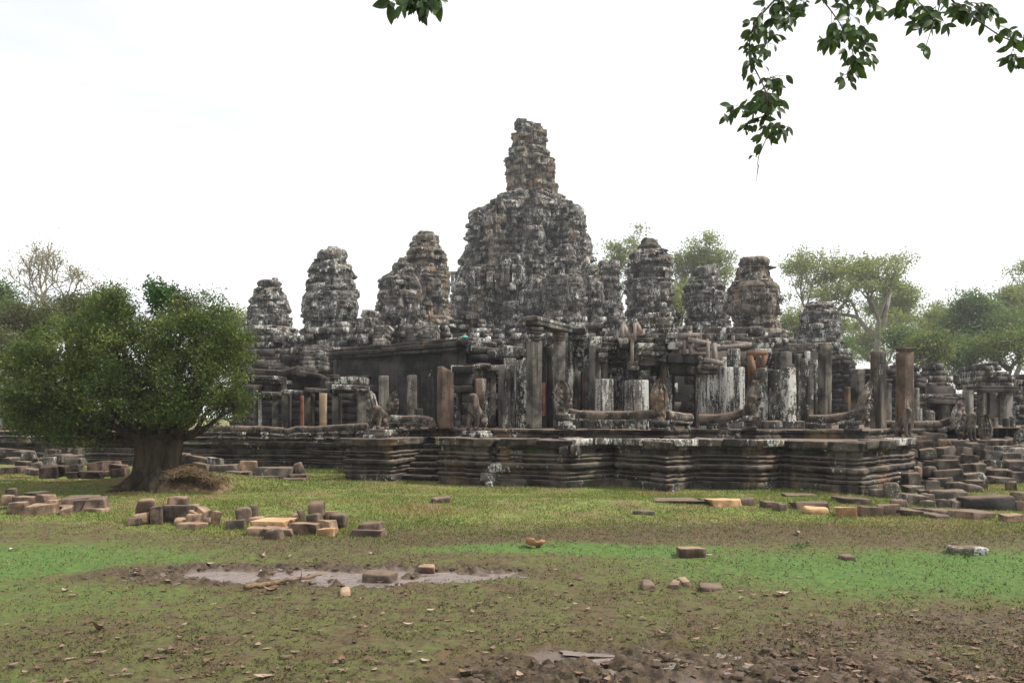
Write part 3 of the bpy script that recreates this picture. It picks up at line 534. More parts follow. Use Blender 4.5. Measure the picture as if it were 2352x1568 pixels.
# ---------------------------------------------------------------- ruined buildings
def mass(mb, sky, ybot, d, depth=2.5, seed=0, ch=.42, bl=.8, amp=.14, batter=0., yaw=0., wid=None, miss=.02, holes=()):
    """masonry under a skyline given in photo coordinates, courses of separate blocks round a solid core"""
    r = np.random.default_rng(seed); sky = np.array(sky, float); x0, x1 = Xp(sky[0, 0], d), Xp(sky[-1, 0], d); zb = Zp(ybot, d)
    zt = Zp(sky[:, 1], d); xs = Xp(sky[:, 0], d); C = []; S = []; A = []; z = zb; k = 0
    while z < zt.max():
        h = ch * (.75 + .5 * r.random()); x = x0 - r.random() * bl * .5; tier = (r.random() - .5) * amp * 1.6
        while x < x1:
            w = bl * (.55 + .9 * r.random()); xm = x + w / 2; top = np.interp(xm, xs, zt) + r.normal(0, ch * .22)
            if z + h * .45 < top and r.random() > miss and x0 - .2 < xm < x1 + .2:
                px, py = HX + xm / d * F, HY - (z + h / 2 - EYE) / d * F
                if not any(a < px < b and c < py < e for a, b, c, e in holes):
                    off = tier + (r.random() - .5) * 2 * amp - batter * (z - zb) + (r.random() > .94) * amp
                    dd = depth + off * 2 * 0; C.append((xm, d + depth / 2 - off - (xm - x0) * math.tan(yaw), z + h / 2)); S.append((w * .985, dd, h * .985)); A.append(r.random())
            x += w
        z += h; k += 1
    mb.boxes(np.array(C), np.array(S), jit=.025, rz=-yaw, a=np.array(A)); return mb
def ruin(label, cat, sky, ybot, d, mat, name='ruined_gallery', part='wall', base=None, **kw):
    x = (sky[0][0] + sky[-1][0]) / 2; t = thing(name, label, cat, (Xp(x, d), d, 0)); mass(MB(), sky, ybot, d, **kw).build(part, mat, t); return t
def vault(par, x0, x1, ytop, ybot, d, mat, rise=1.2, n=9, seed=0):
    """ribbed corbelled roof: courses stepping back as they rise"""
    r = np.random.default_rng(seed); m = MB(); z0, z1 = Zp(ybot, d), Zp(ytop, d); xa, xb = Xp(x0, d), Xp(x1, d)
    for k in range(n):
        f = (k + .5) / n; z = z0 + (z1 - z0) * math.sin(f * math.pi / 2); back = rise * (1 - math.cos(f * math.pi / 2)); x = xa
        h = (z1 - z0) * (math.sin((k + 1) / n * math.pi / 2) - math.sin(k / n * math.pi / 2)) * 1.15 + .05
        while x < xb:
            w = min(.5 + .5 * r.random(), xb - x + .05); m.boxes([[x + w / 2, d + back + rise, z]], [[w * .98, rise * 2.2, h]], jit=.02); x += w
    return m.build('vaulted_roof', mat, par)
# upper terrace body that everything high stands on
t = thing('upper_terrace', 'massive dark upper terrace body behind the galleries that carries all the towers', 'terrace', (Xp(1210, 60), 60, 0))
m = MB(); m.boxes([[Xp(1230, 60), 88, 3.2]], [[44, 54, 6.5]], jit=0); mass(m, [(540, 815), (800, 806), (1100, 812), (1500, 806), (1800, 812), (1960, 830)], 985, 59, depth=2.5, seed=5, bl=1.1, ch=.5, amp=.2); m.build('terrace_body', ST_DARK, t)
# left middle storey
g = ruin('stepped grey masonry under the farthest left tower beside the green tree', 'gallery', [(545, 800), (575, 772), (600, 758), (660, 756), (680, 770), (700, 778)], 885, 62, ST_GREY, seed=6, amp=.2, batter=.12)
vault(g, 560, 690, 800, 850, 59, ST_TOWER, 1.5, 10, 3)
g = ruin('gabled gallery block below the tall whitened left tower', 'gallery', [(672, 800), (690, 762), (720, 752), (750, 748), (772, 738), (800, 752), (830, 748), (842, 760)], 900, 57, ST_GREY, seed=7, amp=.22, batter=.12, holes=((771, 790, 800, 820), (700, 712, 842, 858)))
vault(g, 690, 740, 790, 850, 54, ST_TOWER, 1.2, 9, 4)
m = MB(); frame(m, 770, 792, 803, 826, 56.2, t=.25); m.build('window_frame', ST_RUIN, g)
g = ruin('pale lichened gallery with a dark broken gable opening right of the small turret', 'gallery', [(820, 775), (838, 760), (860, 765), (872, 752), (900, 760), (930, 748), (950, 752), (985, 745), (1010, 742), (1040, 752), (1062, 768)], 880, 53, ST_GREY, seed=8, amp=.2, batter=.1, holes=((843, 856, 768, 796), (1040, 1046, 765, 800)))
vault(g, 856, 884, 746, 795, 51, ST_TOWER, 1., 9, 5); vault(g, 930, 1000, 748, 785, 50.5, ST_TOWER, 1.2, 9, 6)
body, _, loc = hf([(800, 818, 886), (770, 822, 882), (740, 828, 874), (730, 830, 872)], 60, 61, nth=120, amp=.12)
tt_ = thing('small_turret', 'low round stone turret with a flat disc cap between the left towers', 'turret', loc); body.build('turret_body', ST_TOWER, tt_)
lotus([(730, 836, 868), (724, 830, 872), (718, 832, 870), (714, 836, 866)], 60, 62, 12).build('disc_cap', ST_GREY, tt_)
g = ruin('dark columned porch at the left foot of the central tower where visitors stand', 'porch', [(1026, 742), (1044, 728), (1060, 720), (1088, 716), (1100, 730), (1130, 745)], 830, 70, ST_TOWER, name='temple_porch', seed=9, amp=.16, holes=((1064, 1088, 728, 800),))
m = MB(); m.boxes([[Xp(1076, 72.2), 72.2, Zp(770, 72)]], [[1.6, .3, 4]], jit=0); m.build('recess_shade_slab', ST_DARK, g)  # dark slab behind the porch opening, its colour standing in for shade
m = MB(); c = W(1082, 770, 69.6); m.rbox(c, (.32, .32, 2.9), r=.04, amp=.02); c = W(1085, 728, 69.6); m.rbox(c, (1.1, .6, .4), r=.05, amp=.03); m.build('column', ST_PILLAR, g)
g = ruin('ragged grey masonry piled at the foot of the central tower above the gateway', 'gallery', [(1085, 760), (1120, 742), (1160, 748), (1185, 735), (1225, 722), (1260, 730), (1300, 725), (1345, 735), (1400, 728), (1440, 735)], 860, 66, ST_GREY, seed=10, amp=.24, batter=.1)
g = ruin('dark stone gallery behind the timber props, under the right hand towers', 'gallery', [(1430, 745), (1480, 728), (1530, 738), (1585, 748), (1640, 745), (1700, 752), (1790, 762), (1830, 780), (1850, 800)], 900, 56, ST_TOWER, seed=11, amp=.2, batter=.1)
g = ruin('heavy base below the blackened farthest right tower', 'gallery', [(1815, 830), (1830, 800), (1860, 788), (1920, 786), (1945, 800), (1970, 830), (1990, 860)], 960, 62, ST_GREY, seed=12, amp=.2, batter=.12)
# the long black wall with its cornice
t = thing('black_wall', 'long tall soot black wall with thick cornice left of the gateway', 'wall', (Xp(920, 40), 40, 0))
A_, B_ = PD(772, 43.5), PD(1068, 37.6); n_ = B_ - A_; L_ = np.linalg.norm(n_); ang = math.atan2(n_[1], n_[0]); zt = 5.62
def wallgrid(mb, A, B, z0, z1, seed, st=.09, ch=.4, bl=.9, amp=.012, topdrop=0.):
    n = B - A; L = np.linalg.norm(n); u = n / L; nn = np.array([u[1], -u[0]]); s_ = np.arange(0, L + st, st); z = np.arange(z0, z1 + st * .5, st); S, Z = np.meshgrid(s_, z, indexing='ij')
    ci = np.floor(Z / ch); q = S / bl + hsh(ci, 1, 1, seed); bi = np.floor(q); f = q % 1; r = hsh(ci, bi, 2, seed); j = (np.minimum(f, 1 - f) * bl < st * .5) | ((Z % ch) < st)
    O = (r - .5) * 2 * amp + (fbm(np.stack([S, Z, S * 0], -1), seed) - .5) * .04 - .018 * j
    P = np.stack([A[0] + u[0] * S + nn[0] * O, A[1] + u[1] * S + nn[1] * O, Z], -1); mb.grid(P, r[:-1, :-1].ravel(), flip=True); return mb
m = wallgrid(MB(), A_, B_, .9, zt - .35, 70); c = (A_ + B_) / 2 + np.array([.2, 1.]); m.boxes([[c[0], c[1], 3.0]], [[L_ - .1, 1.5, 4.4]], rz=ang, jit=0); m.build('wall_face', ST_DARK, t)
m = MB()
for i in range(9):
    for (z, h, o) in ((zt - .27, .16, .10), (zt - .09, .2, .22), (zt + .1, .2, .05)):
        p_ = A_ + n_ * ((i + .5) / 9); m.rbox((p_[0] + o * .2, p_[1] - o + .5, z + rng.normal(0, .015)), (L_ / 9, 1.2, h), rz=ang, r=.04, amp=.02, cell=.3)
m.build('cornice', ST_DARK, t)
# wall return and low vault right of it
g = ruin('low brown roofed masonry between the black wall and the gateway', 'gallery', [(1055, 790), (1085, 786), (1110, 798), (1150, 800), (1190, 806), (1215, 815)], 950, 38, ST_DARK, seed=14, amp=.08, depth=3)
m = MB()
for k, (x0, x1, y0, y1, d) in enumerate(((1050, 1110, 776, 792, 37.2), (1076, 1140, 786, 799, 37), (1082, 1150, 799, 812, 36.6), (1150, 1205, 796, 822, 36.2), (1120, 1160, 806, 826, 36.4))):
    c = W((x0 + x1) / 2, (y0 + y1) / 2, d); m.rbox(c, ((x1 - x0) / F * d, 1.2, (y1 - y0) / F * d), r=.14, amp=.06, ry=.08)
m.build('roof_slab', ST_RUIN, g)
# ---------------------------------------------------------------- pillars
def shaft(mb, x0, x1, y0, y1, d, depth=None, yaw=.42, slant=0, r=.035, amp=.018, taper=.97, lean=0):
    w = (x1 - x0) / F * d; dep = depth or w * .8
    ww = max(.12, (w - dep * abs(math.sin(yaw))) / math.cos(yaw)) if depth else w / (abs(math.cos(yaw)) + abs(math.sin(yaw)))
    if not depth: dep = ww
    c = W((x0 + x1) / 2, (y0 + y1) / 2, d); mb.rbox((c.x, c.y + dep / 2, c.z), (ww, dep, (y1 - y0) / F * d), rz=yaw, ry=lean, r=r, amp=amp, cell=.2, taper=taper, slant=slant); return ww
def capital(mb, x0, x1, y0, y1, d, depth=None, yaw=.42, n=3):
    h = (y1 - y0) / n; g = (x1 - x0) * .09
    for k in range(n):
        e = g * (n - 1 - k) * (1 if k else .8); shaft(mb, x0 + g * k * .7 if k else x0, x1 - g * k * .7 if k else x1, y0 + h * k, y0 + h * (k + 1) + .3, d - .04 * (n - k), depth, yaw, r=.03, taper=1)
def pillar(label, x0, x1, y0, y1, d, mat, cap=None, base=None, group=None, name='stone_pillar', cat='pillar', capmat=None, **kw):
    t = thing(name, label, cat, (Xp((x0 + x1) / 2, d), d + .2, Zp(y1, d)), group); shaft(MB(), x0, x1, y0 if not cap else cap[3], y1 if not base else base[2], d, **kw).__class__
    m = MB(); shaft(m, x0, x1, y0 if not cap else cap[3], y1 if not base else base[2], d, **kw); m.build('shaft', mat, t)
    yw = kw.get('yaw', .42)
    if cap: m = MB(); capital(m, cap[0], cap[1], cap[2], cap[3], d, None, yw); m.build('capital', capmat or mat, t)
    if base: m = MB(); shaft(m, base[0], base[1], base[2], base[3], d - .06, None, yw); m.build('base', mat, t)
    return t
FS = 'free standing pillars on the terrace'
pillar('grey fluted pillar with flat dark top, before the black wall behind the headless lion', 867, 893, 862, 975, 35, ST_GREYP, group=FS)
pillar('olive brown square pillar standing alone before the middle of the black wall', 932, 958, 861, 975, 35.6, ST_PILLAR, group=FS)
pillar('short dark broken stub of a pillar behind the middle naga rail', 949, 972, 938, 972, 34.5, ST_PILLAR, group=FS)
pillar('narrow dark square post just right of the grey pillar behind the naga hood', 882, 897, 904, 970, 36, ST_DARK, group=FS)
pillar('thick brown pillar with a slanting broken top and white lichen runs', 1001, 1043, 846, 984, 31, ST_BROWN, group=FS, slant=-.12, r=.07, amp=.03)
pillar('brown plain pillar right behind the seated lion', 1082, 1118, 869, 978, 33, ST_BROWN, group=FS)
pillar('tall dark mossy pillar with a square top right of the gateway', 1883, 1914, 787, 985, 31.5, ST_PILLAR, group=FS, yaw=.5)
pillar('tall two toned pillar, black on its left face and orange brown on its right', 2005, 2040, 806, 990, 31.5, ST_PILLAR, group=FS, yaw=.5)
pillar('tall mottled brown pillar with a small capital behind the right hand lion', 2066, 2103, 806, 992, 32, ST_BROWN, cap=(2066, 2103, 797, 808), group=FS, yaw=.35)
pillar('dark lichened pillar with a rough top just behind the farthest naga hood', 1960, 1990, 846, 975, 33.5, ST_PILLAR, group=FS, amp=.05)
pillar('black square stump at the foot of the dark mossy pillar', 1930, 1948, 930, 985, 32, ST_DARK, group=FS)
pillar('narrow brown post beside the tall orange faced pillar', 1942, 1957, 888, 975, 36, ST_BROWN, group=FS)
# great gate of two pillars and a lintel
t = thing('stone_gate', 'tall gate of two capped stone pillars under one lintel, centre of the terrace', 'gate', (Xp(1255, 31.5), 31.5, 1.83))
m = MB(); shaft(m, 1208, 1246, 782, 984, 31, yaw=.55); m.build('pillar', ST_PILLAR, t)
m = MB(); capital(m, 1204, 1250, 750, 782, 31, None, .55, 4); m.build('capital', ST_RUIN, t)
m = MB(); shaft(m, 1270, 1300, 782, 984, 33, yaw=.55); m.build('pillar', ST_GREYP, t)
m = MB(); capital(m, 1266, 1302, 754, 782, 33, None, .55, 4); m.build('capital', ST_BROWN, t)
m = MB(); a, b = W(1226, 743, 30.8), W(1290, 750, 33.2); c = (a + b) / 2; L = math.hypot(b.x - a.x, b.y - a.y); an = math.atan2(b.y - a.y, b.x - a.x)
m.rbox((c.x, c.y + .3, Zp(746, 31.5)), (L + .7, .7, .16), rz=an, r=.03); m.rbox((c.x - .05, c.y + .3, Zp(737, 31.5)), (L + .95, .85, .15), rz=an, r=.05, amp=.03); m.build('lintel', ST_RUIN, t)
for a_, b_, d_ in ((1246, 1256, 33.6), (1256, 1270, 34)): m = MB(); shaft(m, a_, b_, 795, 985, d_, .3, 0); m.build('door_post', ST_DARK, t)
m = MB(); shaft(m, 1246, 1253, 878, 955, 33.3, .2, 0); m.build('painted_panel', RED, t)
# ---------------------------------------------------------------- left colonnade
t = thing('colonnade', 'low ruined colonnade with broken architrave right of the green tree', 'colonnade', (Xp(700, 37), 37, 1.57))
for (x0, x1, y0, y1, d, mt, cp) in ((579, 594, 885, 984, 37, ST_PILLAR, None), (591, 601, 909, 984, 36.8, ST_WHITE, (589, 604, 902, 909)), (622, 639, 913, 984, 37, ST_GREYP, (621, 641, 909, 916)), (644, 661, 905, 984, 36.5, ST_PILLAR, (641, 664, 896, 906)), (696, 713, 908, 982, 37, ST_PILLAR, (693, 716, 900, 908)), (760, 777, 908, 980, 36.3, ST_GREYP, (757, 780, 896, 909)), (816, 841, 902, 979, 35.5, ST_GREYP, (812, 844, 893, 903))):
    m = MB(); shaft(m, x0, x1, y0, y1, d, yaw=.45); o = m.build('column', mt, t)
    if cp: m = MB(); capital(m, *cp, d, None, .45, 2); m.build('capital', ST_RUIN, o)
m = MB(); shaft(m, 685, 697, 908, 982, 37.5, .4, .2); m.build('column', RED, t)
m = MB(); shaft(m, 731, 749, 900, 980, 38, .4, .1); m.build('stone_panel', plain('tan_dressed_stone', (.30, .22, .14), (.42, .32, .22), 3.), t)
for a_, b_ in ((661, 666), (714, 722), (777, 783)): m = MB(); shaft(m, a_, b_, 906, 982, 38, .3, .1); m.build('column', ST_DARK, t)
m = MB()
for (x0, x1, y0, y1, d) in ((600, 640, 899, 909, 36.6), (652, 700, 895, 905, 36.4), (700, 762, 891, 901, 36.2), (762, 842, 884, 896, 35.6), (770, 840, 866, 882, 35.7), (578, 640, 862, 871, 37.6), (578, 660, 871, 880, 37.8), (748, 776, 876, 884, 36.3)):
    c = W((x0 + x1) / 2, (y0 + y1) / 2, d); m.rbox((c.x, c.y + .35, c.z), ((x1 - x0) / F * d, .8, (y1 - y0) / F * d), r=.04, amp=.025, rz=-.12, ry=.05)
m.build('architrave', ST_RUIN, t)
m = MB(); shaft(m, 751, 776, 862, 876, 36.6, .5, .3); m.build('column', ST_BROWN, t); m = MB(); capital(m, 748, 779, 860, 868, 36.5, None, .3, 2); m.build('capital', ST_RUIN, t)
m = MB(); shaft(m, 640, 658, 866, 897, 37.2, .5, .3); m.build('column', ST_PILLAR, t)
m = MB(); mass(m, [(560, 856), (600, 852), (655, 848), (680, 842), (720, 852), (770, 862), (850, 866)], 985, 40, depth=1.2, seed=15, amp=.05, ch=.36); m.build('rear_wall', ST_DARK, t)
m = MB()
for (x0, x1, y0, y1, d, ry) in ((585, 640, 848, 862, 39, .05), (640, 690, 846, 862, 38.5, -.25), (668, 706, 850, 864, 38.5, .25), (700, 735, 856, 866, 38.5, .15), (660, 750, 866, 892, 39, 0)):
    c = W((x0 + x1) / 2, (y0 + y1) / 2, d); m.rbox((c.x, c.y + .4, c.z), ((x1 - x0) / F * d, 1., (y1 - y0) / F * d), r=.06, amp=.04, ry=ry)
m.build('roof_slab', ST_DARK, t)
# ---------------------------------------------------------------- gateway ruin (centre right)
GW = thing('ruined_gateway', 'large ruined gateway hall with dark doorways and white lichened piers', 'gateway', (Xp(1500, 35), 35, 1.83))
def piers(lst, mat, yaw=.42, name='pier', par=GW, depth=None):
    for (x0, x1, y0, y1, d) in lst:
        y1 = max(y1, HY + (EYE - 1.8) / d * F) if y1 > 935 else y1
        m = MB(); shaft(m, x0, x1, y0, y1, d, depth, yaw, r=.03, amp=.02); m.build(name, mat, par)
def stones(lst, mat, name, par=GW, dep=.8, rz=-.2, r=.05, amp=.035):
    for (x0, x1, y0, y1, d) in lst:
        m = MB(); c = W((x0 + x1) / 2, (y0 + y1) / 2, d); w = (x1 - x0) / F * d; nk = max(1, int(round((y1 - y0) / 11.))) if name == 'roof_block' else 1; h = (y1 - y0) / F * d
        for k in range(nk):
            x_ = -w / 2; zc = c.z - h / 2 + h * (k + .5) / nk; pj = rng.normal(0, .07)
            while x_ < w / 2 - .05:
                bw = min(w / 2 - x_, w if nk == 1 and w < 1.2 else rng.uniform(.45, 1.0)); m.rbox((c.x + x_ + bw / 2, c.y + dep / 2 + pj + rng.normal(0, .03), zc), (bw * .98, dep, h / nk * 1.0), rz=rz * rng.random() * .5, r=min(r, .035), amp=amp, cor=.03, cell=.16); x_ += bw
        m.build(name, mat, par)
piers([(1144, 1173, 846, 984, 32.6), (1353, 1382, 792, 952, 32.6), (1368, 1412, 870, 952, 31.6), (1438, 1493, 872, 952, 31.8), (1611, 1657, 857, 956, 32.2), (1656, 1688, 842, 956, 32), (1688, 1713, 842, 956, 31.6), (1673, 1703, 800, 850, 33), (1086, 1128, 834, 870, 34), (1154, 1186, 822, 975, 34.5)], ST_WHITE)
piers([(1185, 1210, 826, 984, 33.4), (1738, 1767, 845, 975, 31.8), (1765, 1796, 848, 972, 31.8), (1798, 1832, 843, 988, 31.2), (1772, 1824, 808, 846, 33), (1844, 1871, 823, 985, 32.5), (1866, 1884, 826, 975, 34)], ST_RUIN, .45)
piers([(1126, 1132, 880, 955, 35), (1306, 1335, 852, 950, 34.6), (1383, 1400, 855, 950, 35), (1412, 1422, 870, 950, 36), (1448, 1468, 850, 950, 34)], ST_GREYP, .3)
piers([(1332, 1353, 856, 950, 35.2)], RED, .3)
piers([(1828, 1838, 895, 975, 34)], ST_BROWN, .3)
for i_, (px, w_, yt, d_) in enumerate(((1056, 7, 846, 34), (1092, 8, 850, 34.4), (1132, 8, 845, 34.4), (1176, 6, 838, 34), (1213, 6, 800, 34.6), (1262, 7, 798, 34.8), (1308, 9, 770, 34.4), (1322, 6, 790, 34.6), (1346, 7, 775, 34), (1390, 8, 800, 34.2), (1424, 8, 806, 34.6), (1452, 9, 800, 34), (1474, 7, 812, 33.6), (1488, 8, 806, 33.4), (1524, 8, 800, 33.4), (1538, 7, 815, 33), (1606, 7, 846, 33), (1634, 7, 838, 33.4), (1664, 8, 820, 33.8), (1692, 7, 800, 34), (1718, 8, 836, 33), (1732, 7, 828, 33.4), (1752, 8, 822, 33), (1782, 8, 800, 33.6), (1806, 8, 806, 33.8), (1836, 9, 812, 34), (1856, 7, 806, 34), (1878, 8, 830, 34.6))):
    piers([(px - w_, px + w_, yt, 960, d_)], (ST_RUIN, ST_WHITE, ST_PILLAR, ST_RUIN, ST_GREYP)[i_ % 5], .35, 'pilaster')
# wall planes with door openings
m = MB(); mass(m, [(1040, 852), (1090, 850), (1130, 838), (1180, 815), (1215, 800), (1300, 790), (1312, 745), (1360, 742), (1400, 752), (1440, 758), (1470, 770), (1560, 790), (1640, 830), (1720, 850), (1850, 840), (1890, 850)], 985, 36.2, depth=1.4, seed=21, amp=.06, ch=.36, bl=.7,
    holes=((1126, 1145, 872, 990), (1349, 1356, 858, 990), (1352, 1384, 862, 985), (1406, 1440, 852, 985), (1546, 1602, 858, 990), (1592, 1668, 760, 860), (1700, 1765, 800, 880))); m.build('wall', ST_RUIN, GW)
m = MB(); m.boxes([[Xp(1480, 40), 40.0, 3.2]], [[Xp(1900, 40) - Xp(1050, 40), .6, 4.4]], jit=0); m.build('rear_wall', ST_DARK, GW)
def door(x0, x1, y0, y1, d, mat=ST_RUIN, lint=18):
    y1 = max(y1, HY + (EYE - 1.8) / d * F)
    o = MB(); t_ = 6
    for (a, b, c_, e) in ((x0 - t_, x0, y0, y1), (x1, x1 + t_, y0, y1), (x0 - t_ * 1.4, x1 + t_ * 1.4, y0 - t_, y0)): c = W((a + b) / 2, (c_ + e) / 2, d); o.rbox((c.x, c.y + .25, c.z), ((b - a) / F * d, .5, (e - c_) / F * d), r=.02, amp=.01)
    fo = o.build('door_frame', mat, GW); o = MB()
    for k, f in enumerate((1.0, .93, 1.0)):
        h = lint / 3; c = W((x0 + x1) / 2, y0 - t_ - h * (k + .5), d - .05 * (k + 1)); o.rbox((c.x, c.y + .3, c.z), ((x1 - x0 + 26) * f / F * d, .6, h / F * d), r=.02, amp=.012)
    o.build('lintel', mat, fo)
door(1329, 1353, 842, 950, 35.2); door(1405, 1439, 842, 950, 35); door(1550, 1600, 862, 956, 33.6, ST_DARK); door(1126, 1144, 878, 975, 34.8); door(1492, 1512, 862, 950, 34, ST_PILLAR, 40)
stones([(1039, 1087, 840, 856, 32.8), (1042, 1085, 856, 884, 33), (1042, 1086, 884, 900, 32.8), (1537, 1622, 812, 834, 32.4), (1540, 1618, 834, 858, 32.6)], ST_DARK, 'lintel', rz=-.1)
stones([(1048, 1058, 903, 978, 33.2), (1060, 1082, 903, 925, 33.4), (1060, 1082, 926, 950, 33.4), (1060, 1082, 951, 976, 33.4)], ST_GREYP, 'false_window', rz=0, dep=.4)
stones([(1086, 1130, 836, 846, 33.6), (1120, 1160, 838, 852, 33.8), (1306, 1352, 752, 766, 34), (1310, 1370, 766, 780, 34.2), (1304, 1352, 782, 820, 34.6), (1308, 1352, 820, 842, 34.8), (1352, 1384, 772, 794, 33.2), (1384, 1422, 772, 802, 33.4), (1386, 1450, 800, 824, 34), (1415, 1448, 770, 800, 33.6), (1380, 1436, 824, 842, 34.4),
    (1465, 1530, 786, 815, 32.6), (1462, 1540, 764, 786, 32.8), (1474, 1556, 742, 764, 33.2), (1468, 1560, 728, 744, 33.6), (1486, 1566, 717, 730, 34), (1470, 1520, 815, 840, 33), (1520, 1546, 800, 830, 33), (1444, 1470, 818, 850, 33), (1470, 1494, 838, 872, 33.2)], ST_RUIN, 'roof_block')
stones([(1532, 1556, 752, 790, 32.4), (1536, 1562, 786, 802, 32.4), (1374, 1396, 798, 832, 32.4), (1424, 1446, 776, 800, 33), (1606, 1618, 816, 856, 32.2), (1612, 1650, 838, 858, 32)], ST_WHITE, 'roof_block')
stones([(1615, 1720, 766, 782, 40), (1610, 1700, 782, 800, 40), (1630, 1760, 752, 768, 41), (1700, 1800, 775, 800, 40), (1730, 1830, 800, 822, 38), (1810, 1870, 790, 806, 38), (1812, 1860, 806, 830, 37)], ST_RUIN, 'roof_block', dep=1.6)
stones([(1760, 1800, 966, 985, 30.4), (1800, 1850, 966, 986, 31), (1094, 1130, 955, 968, 33), (1210, 1222, 974, 985, 31)], ST_RUIN, 'fallen_block')
# ---------------------------------------------------------------- timber shoring
def beams(label, lst, mat, d0, part='beam', cat='timber shoring', name='timber_shoring'):
    q = lst[0]; t = thing(name, label, cat, (Xp(q[0], d0), d0, Zp(max(a[1] for a in lst), d0)))
    for (x0, y0, x1, y1, th, *dd) in lst:
        dd = dd[0] if dd else 0; a, b = W(x0, y0, d0 + dd), W(x1, y1, d0 + dd); v = b - a; m = MB(); w = th / F * d0
        ro = v.to_track_quat('Z', 'Y').to_matrix(); P = CT * np.array([w / 2, .09, v.length / 2 + w * .3]); P = P @ np.array(ro).T + np.array((a + b) / 2); m.add(P, CF); m.build('post' if abs(v.z) > abs(v.x) * 1.5 else part, mat, t)
    return t
beams('slanting pale timber shore propping blocks above the second doorway', [(1430, 748, 1430, 775, 6), (1432, 748, 1452, 782, 6, .1), (1452, 780, 1452, 832, 6, .1)], PALEW, 32)
beams('second pointed timber shore on the roof edge left of the stepped blocks', [(1458, 744, 1458, 780, 6), (1461, 742, 1473, 764, 5, .1), (1460, 766, 1480, 764, 4, .1)], PALEW, 32)
beams('grey timber scaffold of posts and rails over the third doorway', [(1557, 771, 1605, 769, 5), (1557, 778, 1590, 774, 4, .1), (1584, 762, 1585, 786, 7, .1), (1557, 792, 1575, 792, 4), (1572, 784, 1572, 812, 5), (1582, 780, 1630, 789, 8, -.1), (1586, 790, 1586, 812, 6), (1626, 788, 1626, 850, 6, -.2), (1600, 776, 1600, 790, 4), (1624, 780, 1624, 792, 5), (1640, 790, 1645, 856, 9, .4), (1620, 826, 1658, 834, 8, -.3), (1634, 834, 1634, 854, 5, .2), (1560, 806, 1575, 806, 4, .2)], WOOD, 32.3)
beams('long grey timber beam sloping up over the broken piers', [(1605, 803, 1724, 791, 8), (1684, 772, 1684, 792, 5, .1), (1684, 788, 1716, 790, 6, .1)], WOOD, 34)
beams('orange brown timber trestle with splayed legs', [(1717, 810, 1760, 810, 8), (1722, 812, 1737, 872, 5), (1741, 812, 1741, 846, 7, .2), (1758, 812, 1752, 846, 6), (1722, 812, 1722, 872, 7, .3)], NEWW, 32.5, cat='trestle', name='timber_trestle')
beams('weathered timber props inside the first red jambed doorway', [(1332, 892, 1356, 895, 7), (1344, 858, 1344, 950, 5, .2)], WOOD, 36.6)
beams('brown timber props inside the second doorway', [(1408, 898, 1438, 899, 7), (1414, 906, 1414, 950, 6, .2), (1414, 915, 1430, 900, 4, .2)], NEWW, 37)
# ---------------------------------------------------------------- far right and far left ruins
t = thing('ruined_doorway', 'grey ruined doorway building with heavy dark top at the right edge of the picture', 'doorway', (Xp(2300, 44), 44, 1.5))
m = MB(); mass(m, [(2244, 850), (2252, 834), (2296, 830), (2304, 850), (2318, 846), (2330, 872), (2336, 900)], 892, 43.5, depth=2, ch=.27, bl=.55, seed=31, amp=.08); m.build('attic', ST_RUIN, t)
m = MB()
for y0, y1 in ((886, 892), (892, 900)): c = W(2292, (y0 + y1) / 2, 43.2); m.rbox((c.x, c.y + .5, c.z), (2.1, 1.2, (y1 - y0) / F * 43), r=.03, amp=.02)
m.build('lintel', ST_DARK, t)
for (x0, x1, mt) in ((2256, 2268, ST_GREYP), (2305, 2330, ST_GREYP), (2246, 2256, ST_PILLAR)): m = MB(); shaft(m, x0, x1, 898, 980, 43.4, yaw=.3); m.build('column', mt, t)
m = MB(); shaft(m, 2274, 2304, 905, 960, 44.5, .5, 0); m.build('blocked_doorway', plain('pale_grey_slab', (.20, .19, .18), (.30, .29, .27), 2.), t)
for a_, b_ in ((2266, 2274), (2303, 2308)): m = MB(); shaft(m, a_, b_, 900, 965, 44.2, .4, 0); m.build('door_post', ST_DARK, t)
g = ruin('ragged dark wall at the extreme right edge behind the doorway building', 'wall', [(2326, 880), (2340, 866), (2352, 862), (2420, 870), (2520, 880)], 985, 45, ST_RUIN, name='ruined_wall', ch=.27, bl=.55, seed=32, amp=.06)
t = thing('small_gatehouse', 'low gatehouse with a corrugated stone roof edge and dark doorway right of the tall pillars', 'gatehouse', (Xp(2170, 42), 42, 1.6))
m = MB(); mass(m, [(2110, 912), (2126, 904), (2140, 908), (2200, 912), (2222, 925)], 985, 42, depth=2, bl=.55, seed=33, amp=.06, ch=.3, holes=((2146, 2176, 928, 990),)); m.build('wall', ST_RUIN, t)
m = MB(); [m.rbox((*(W((x0 + x1) / 2, (y0 + y1) / 2, 41.6)[:2]), Zp((y0 + y1) / 2, 41.6)), ((x1 - x0) / F * 41.6, .9, (y1 - y0) / F * 41.6), r=.04, amp=.03, ry=.06) for x0, x1, y0, y1 in ((2140, 2206, 911, 918), (2136, 2210, 918, 928))]; m.build('roof_edge', ST_RUIN, t)
m = MB(); m.boxes([[Xp(2160, 43.5), 43.6, 2.6]], [[1.4, .2, 2.6]], jit=0); m.build('recess_shade_slab', ST_DARK, t)  # dark slab closes the doorway; the shade inside is its colour
for x0, x1 in ((2164, 2186), (2190, 2206)): m = MB(); shaft(m, x0, x1, 928, 978, 41.4, yaw=.3); m.build('column', ST_PILLAR, t)
g = ruin('long dark broken rear wall stepping down behind the right hand pillars', 'wall', [(1925, 830), (1950, 815), (1975, 838), (2000, 850), (2060, 852), (2110, 862), (2130, 876), (2180, 884), (2200, 900), (2240, 905)], 985, 50, ST_DARK, name='ruined_wall', ch=.27, bl=.55, seed=34, amp=.08)
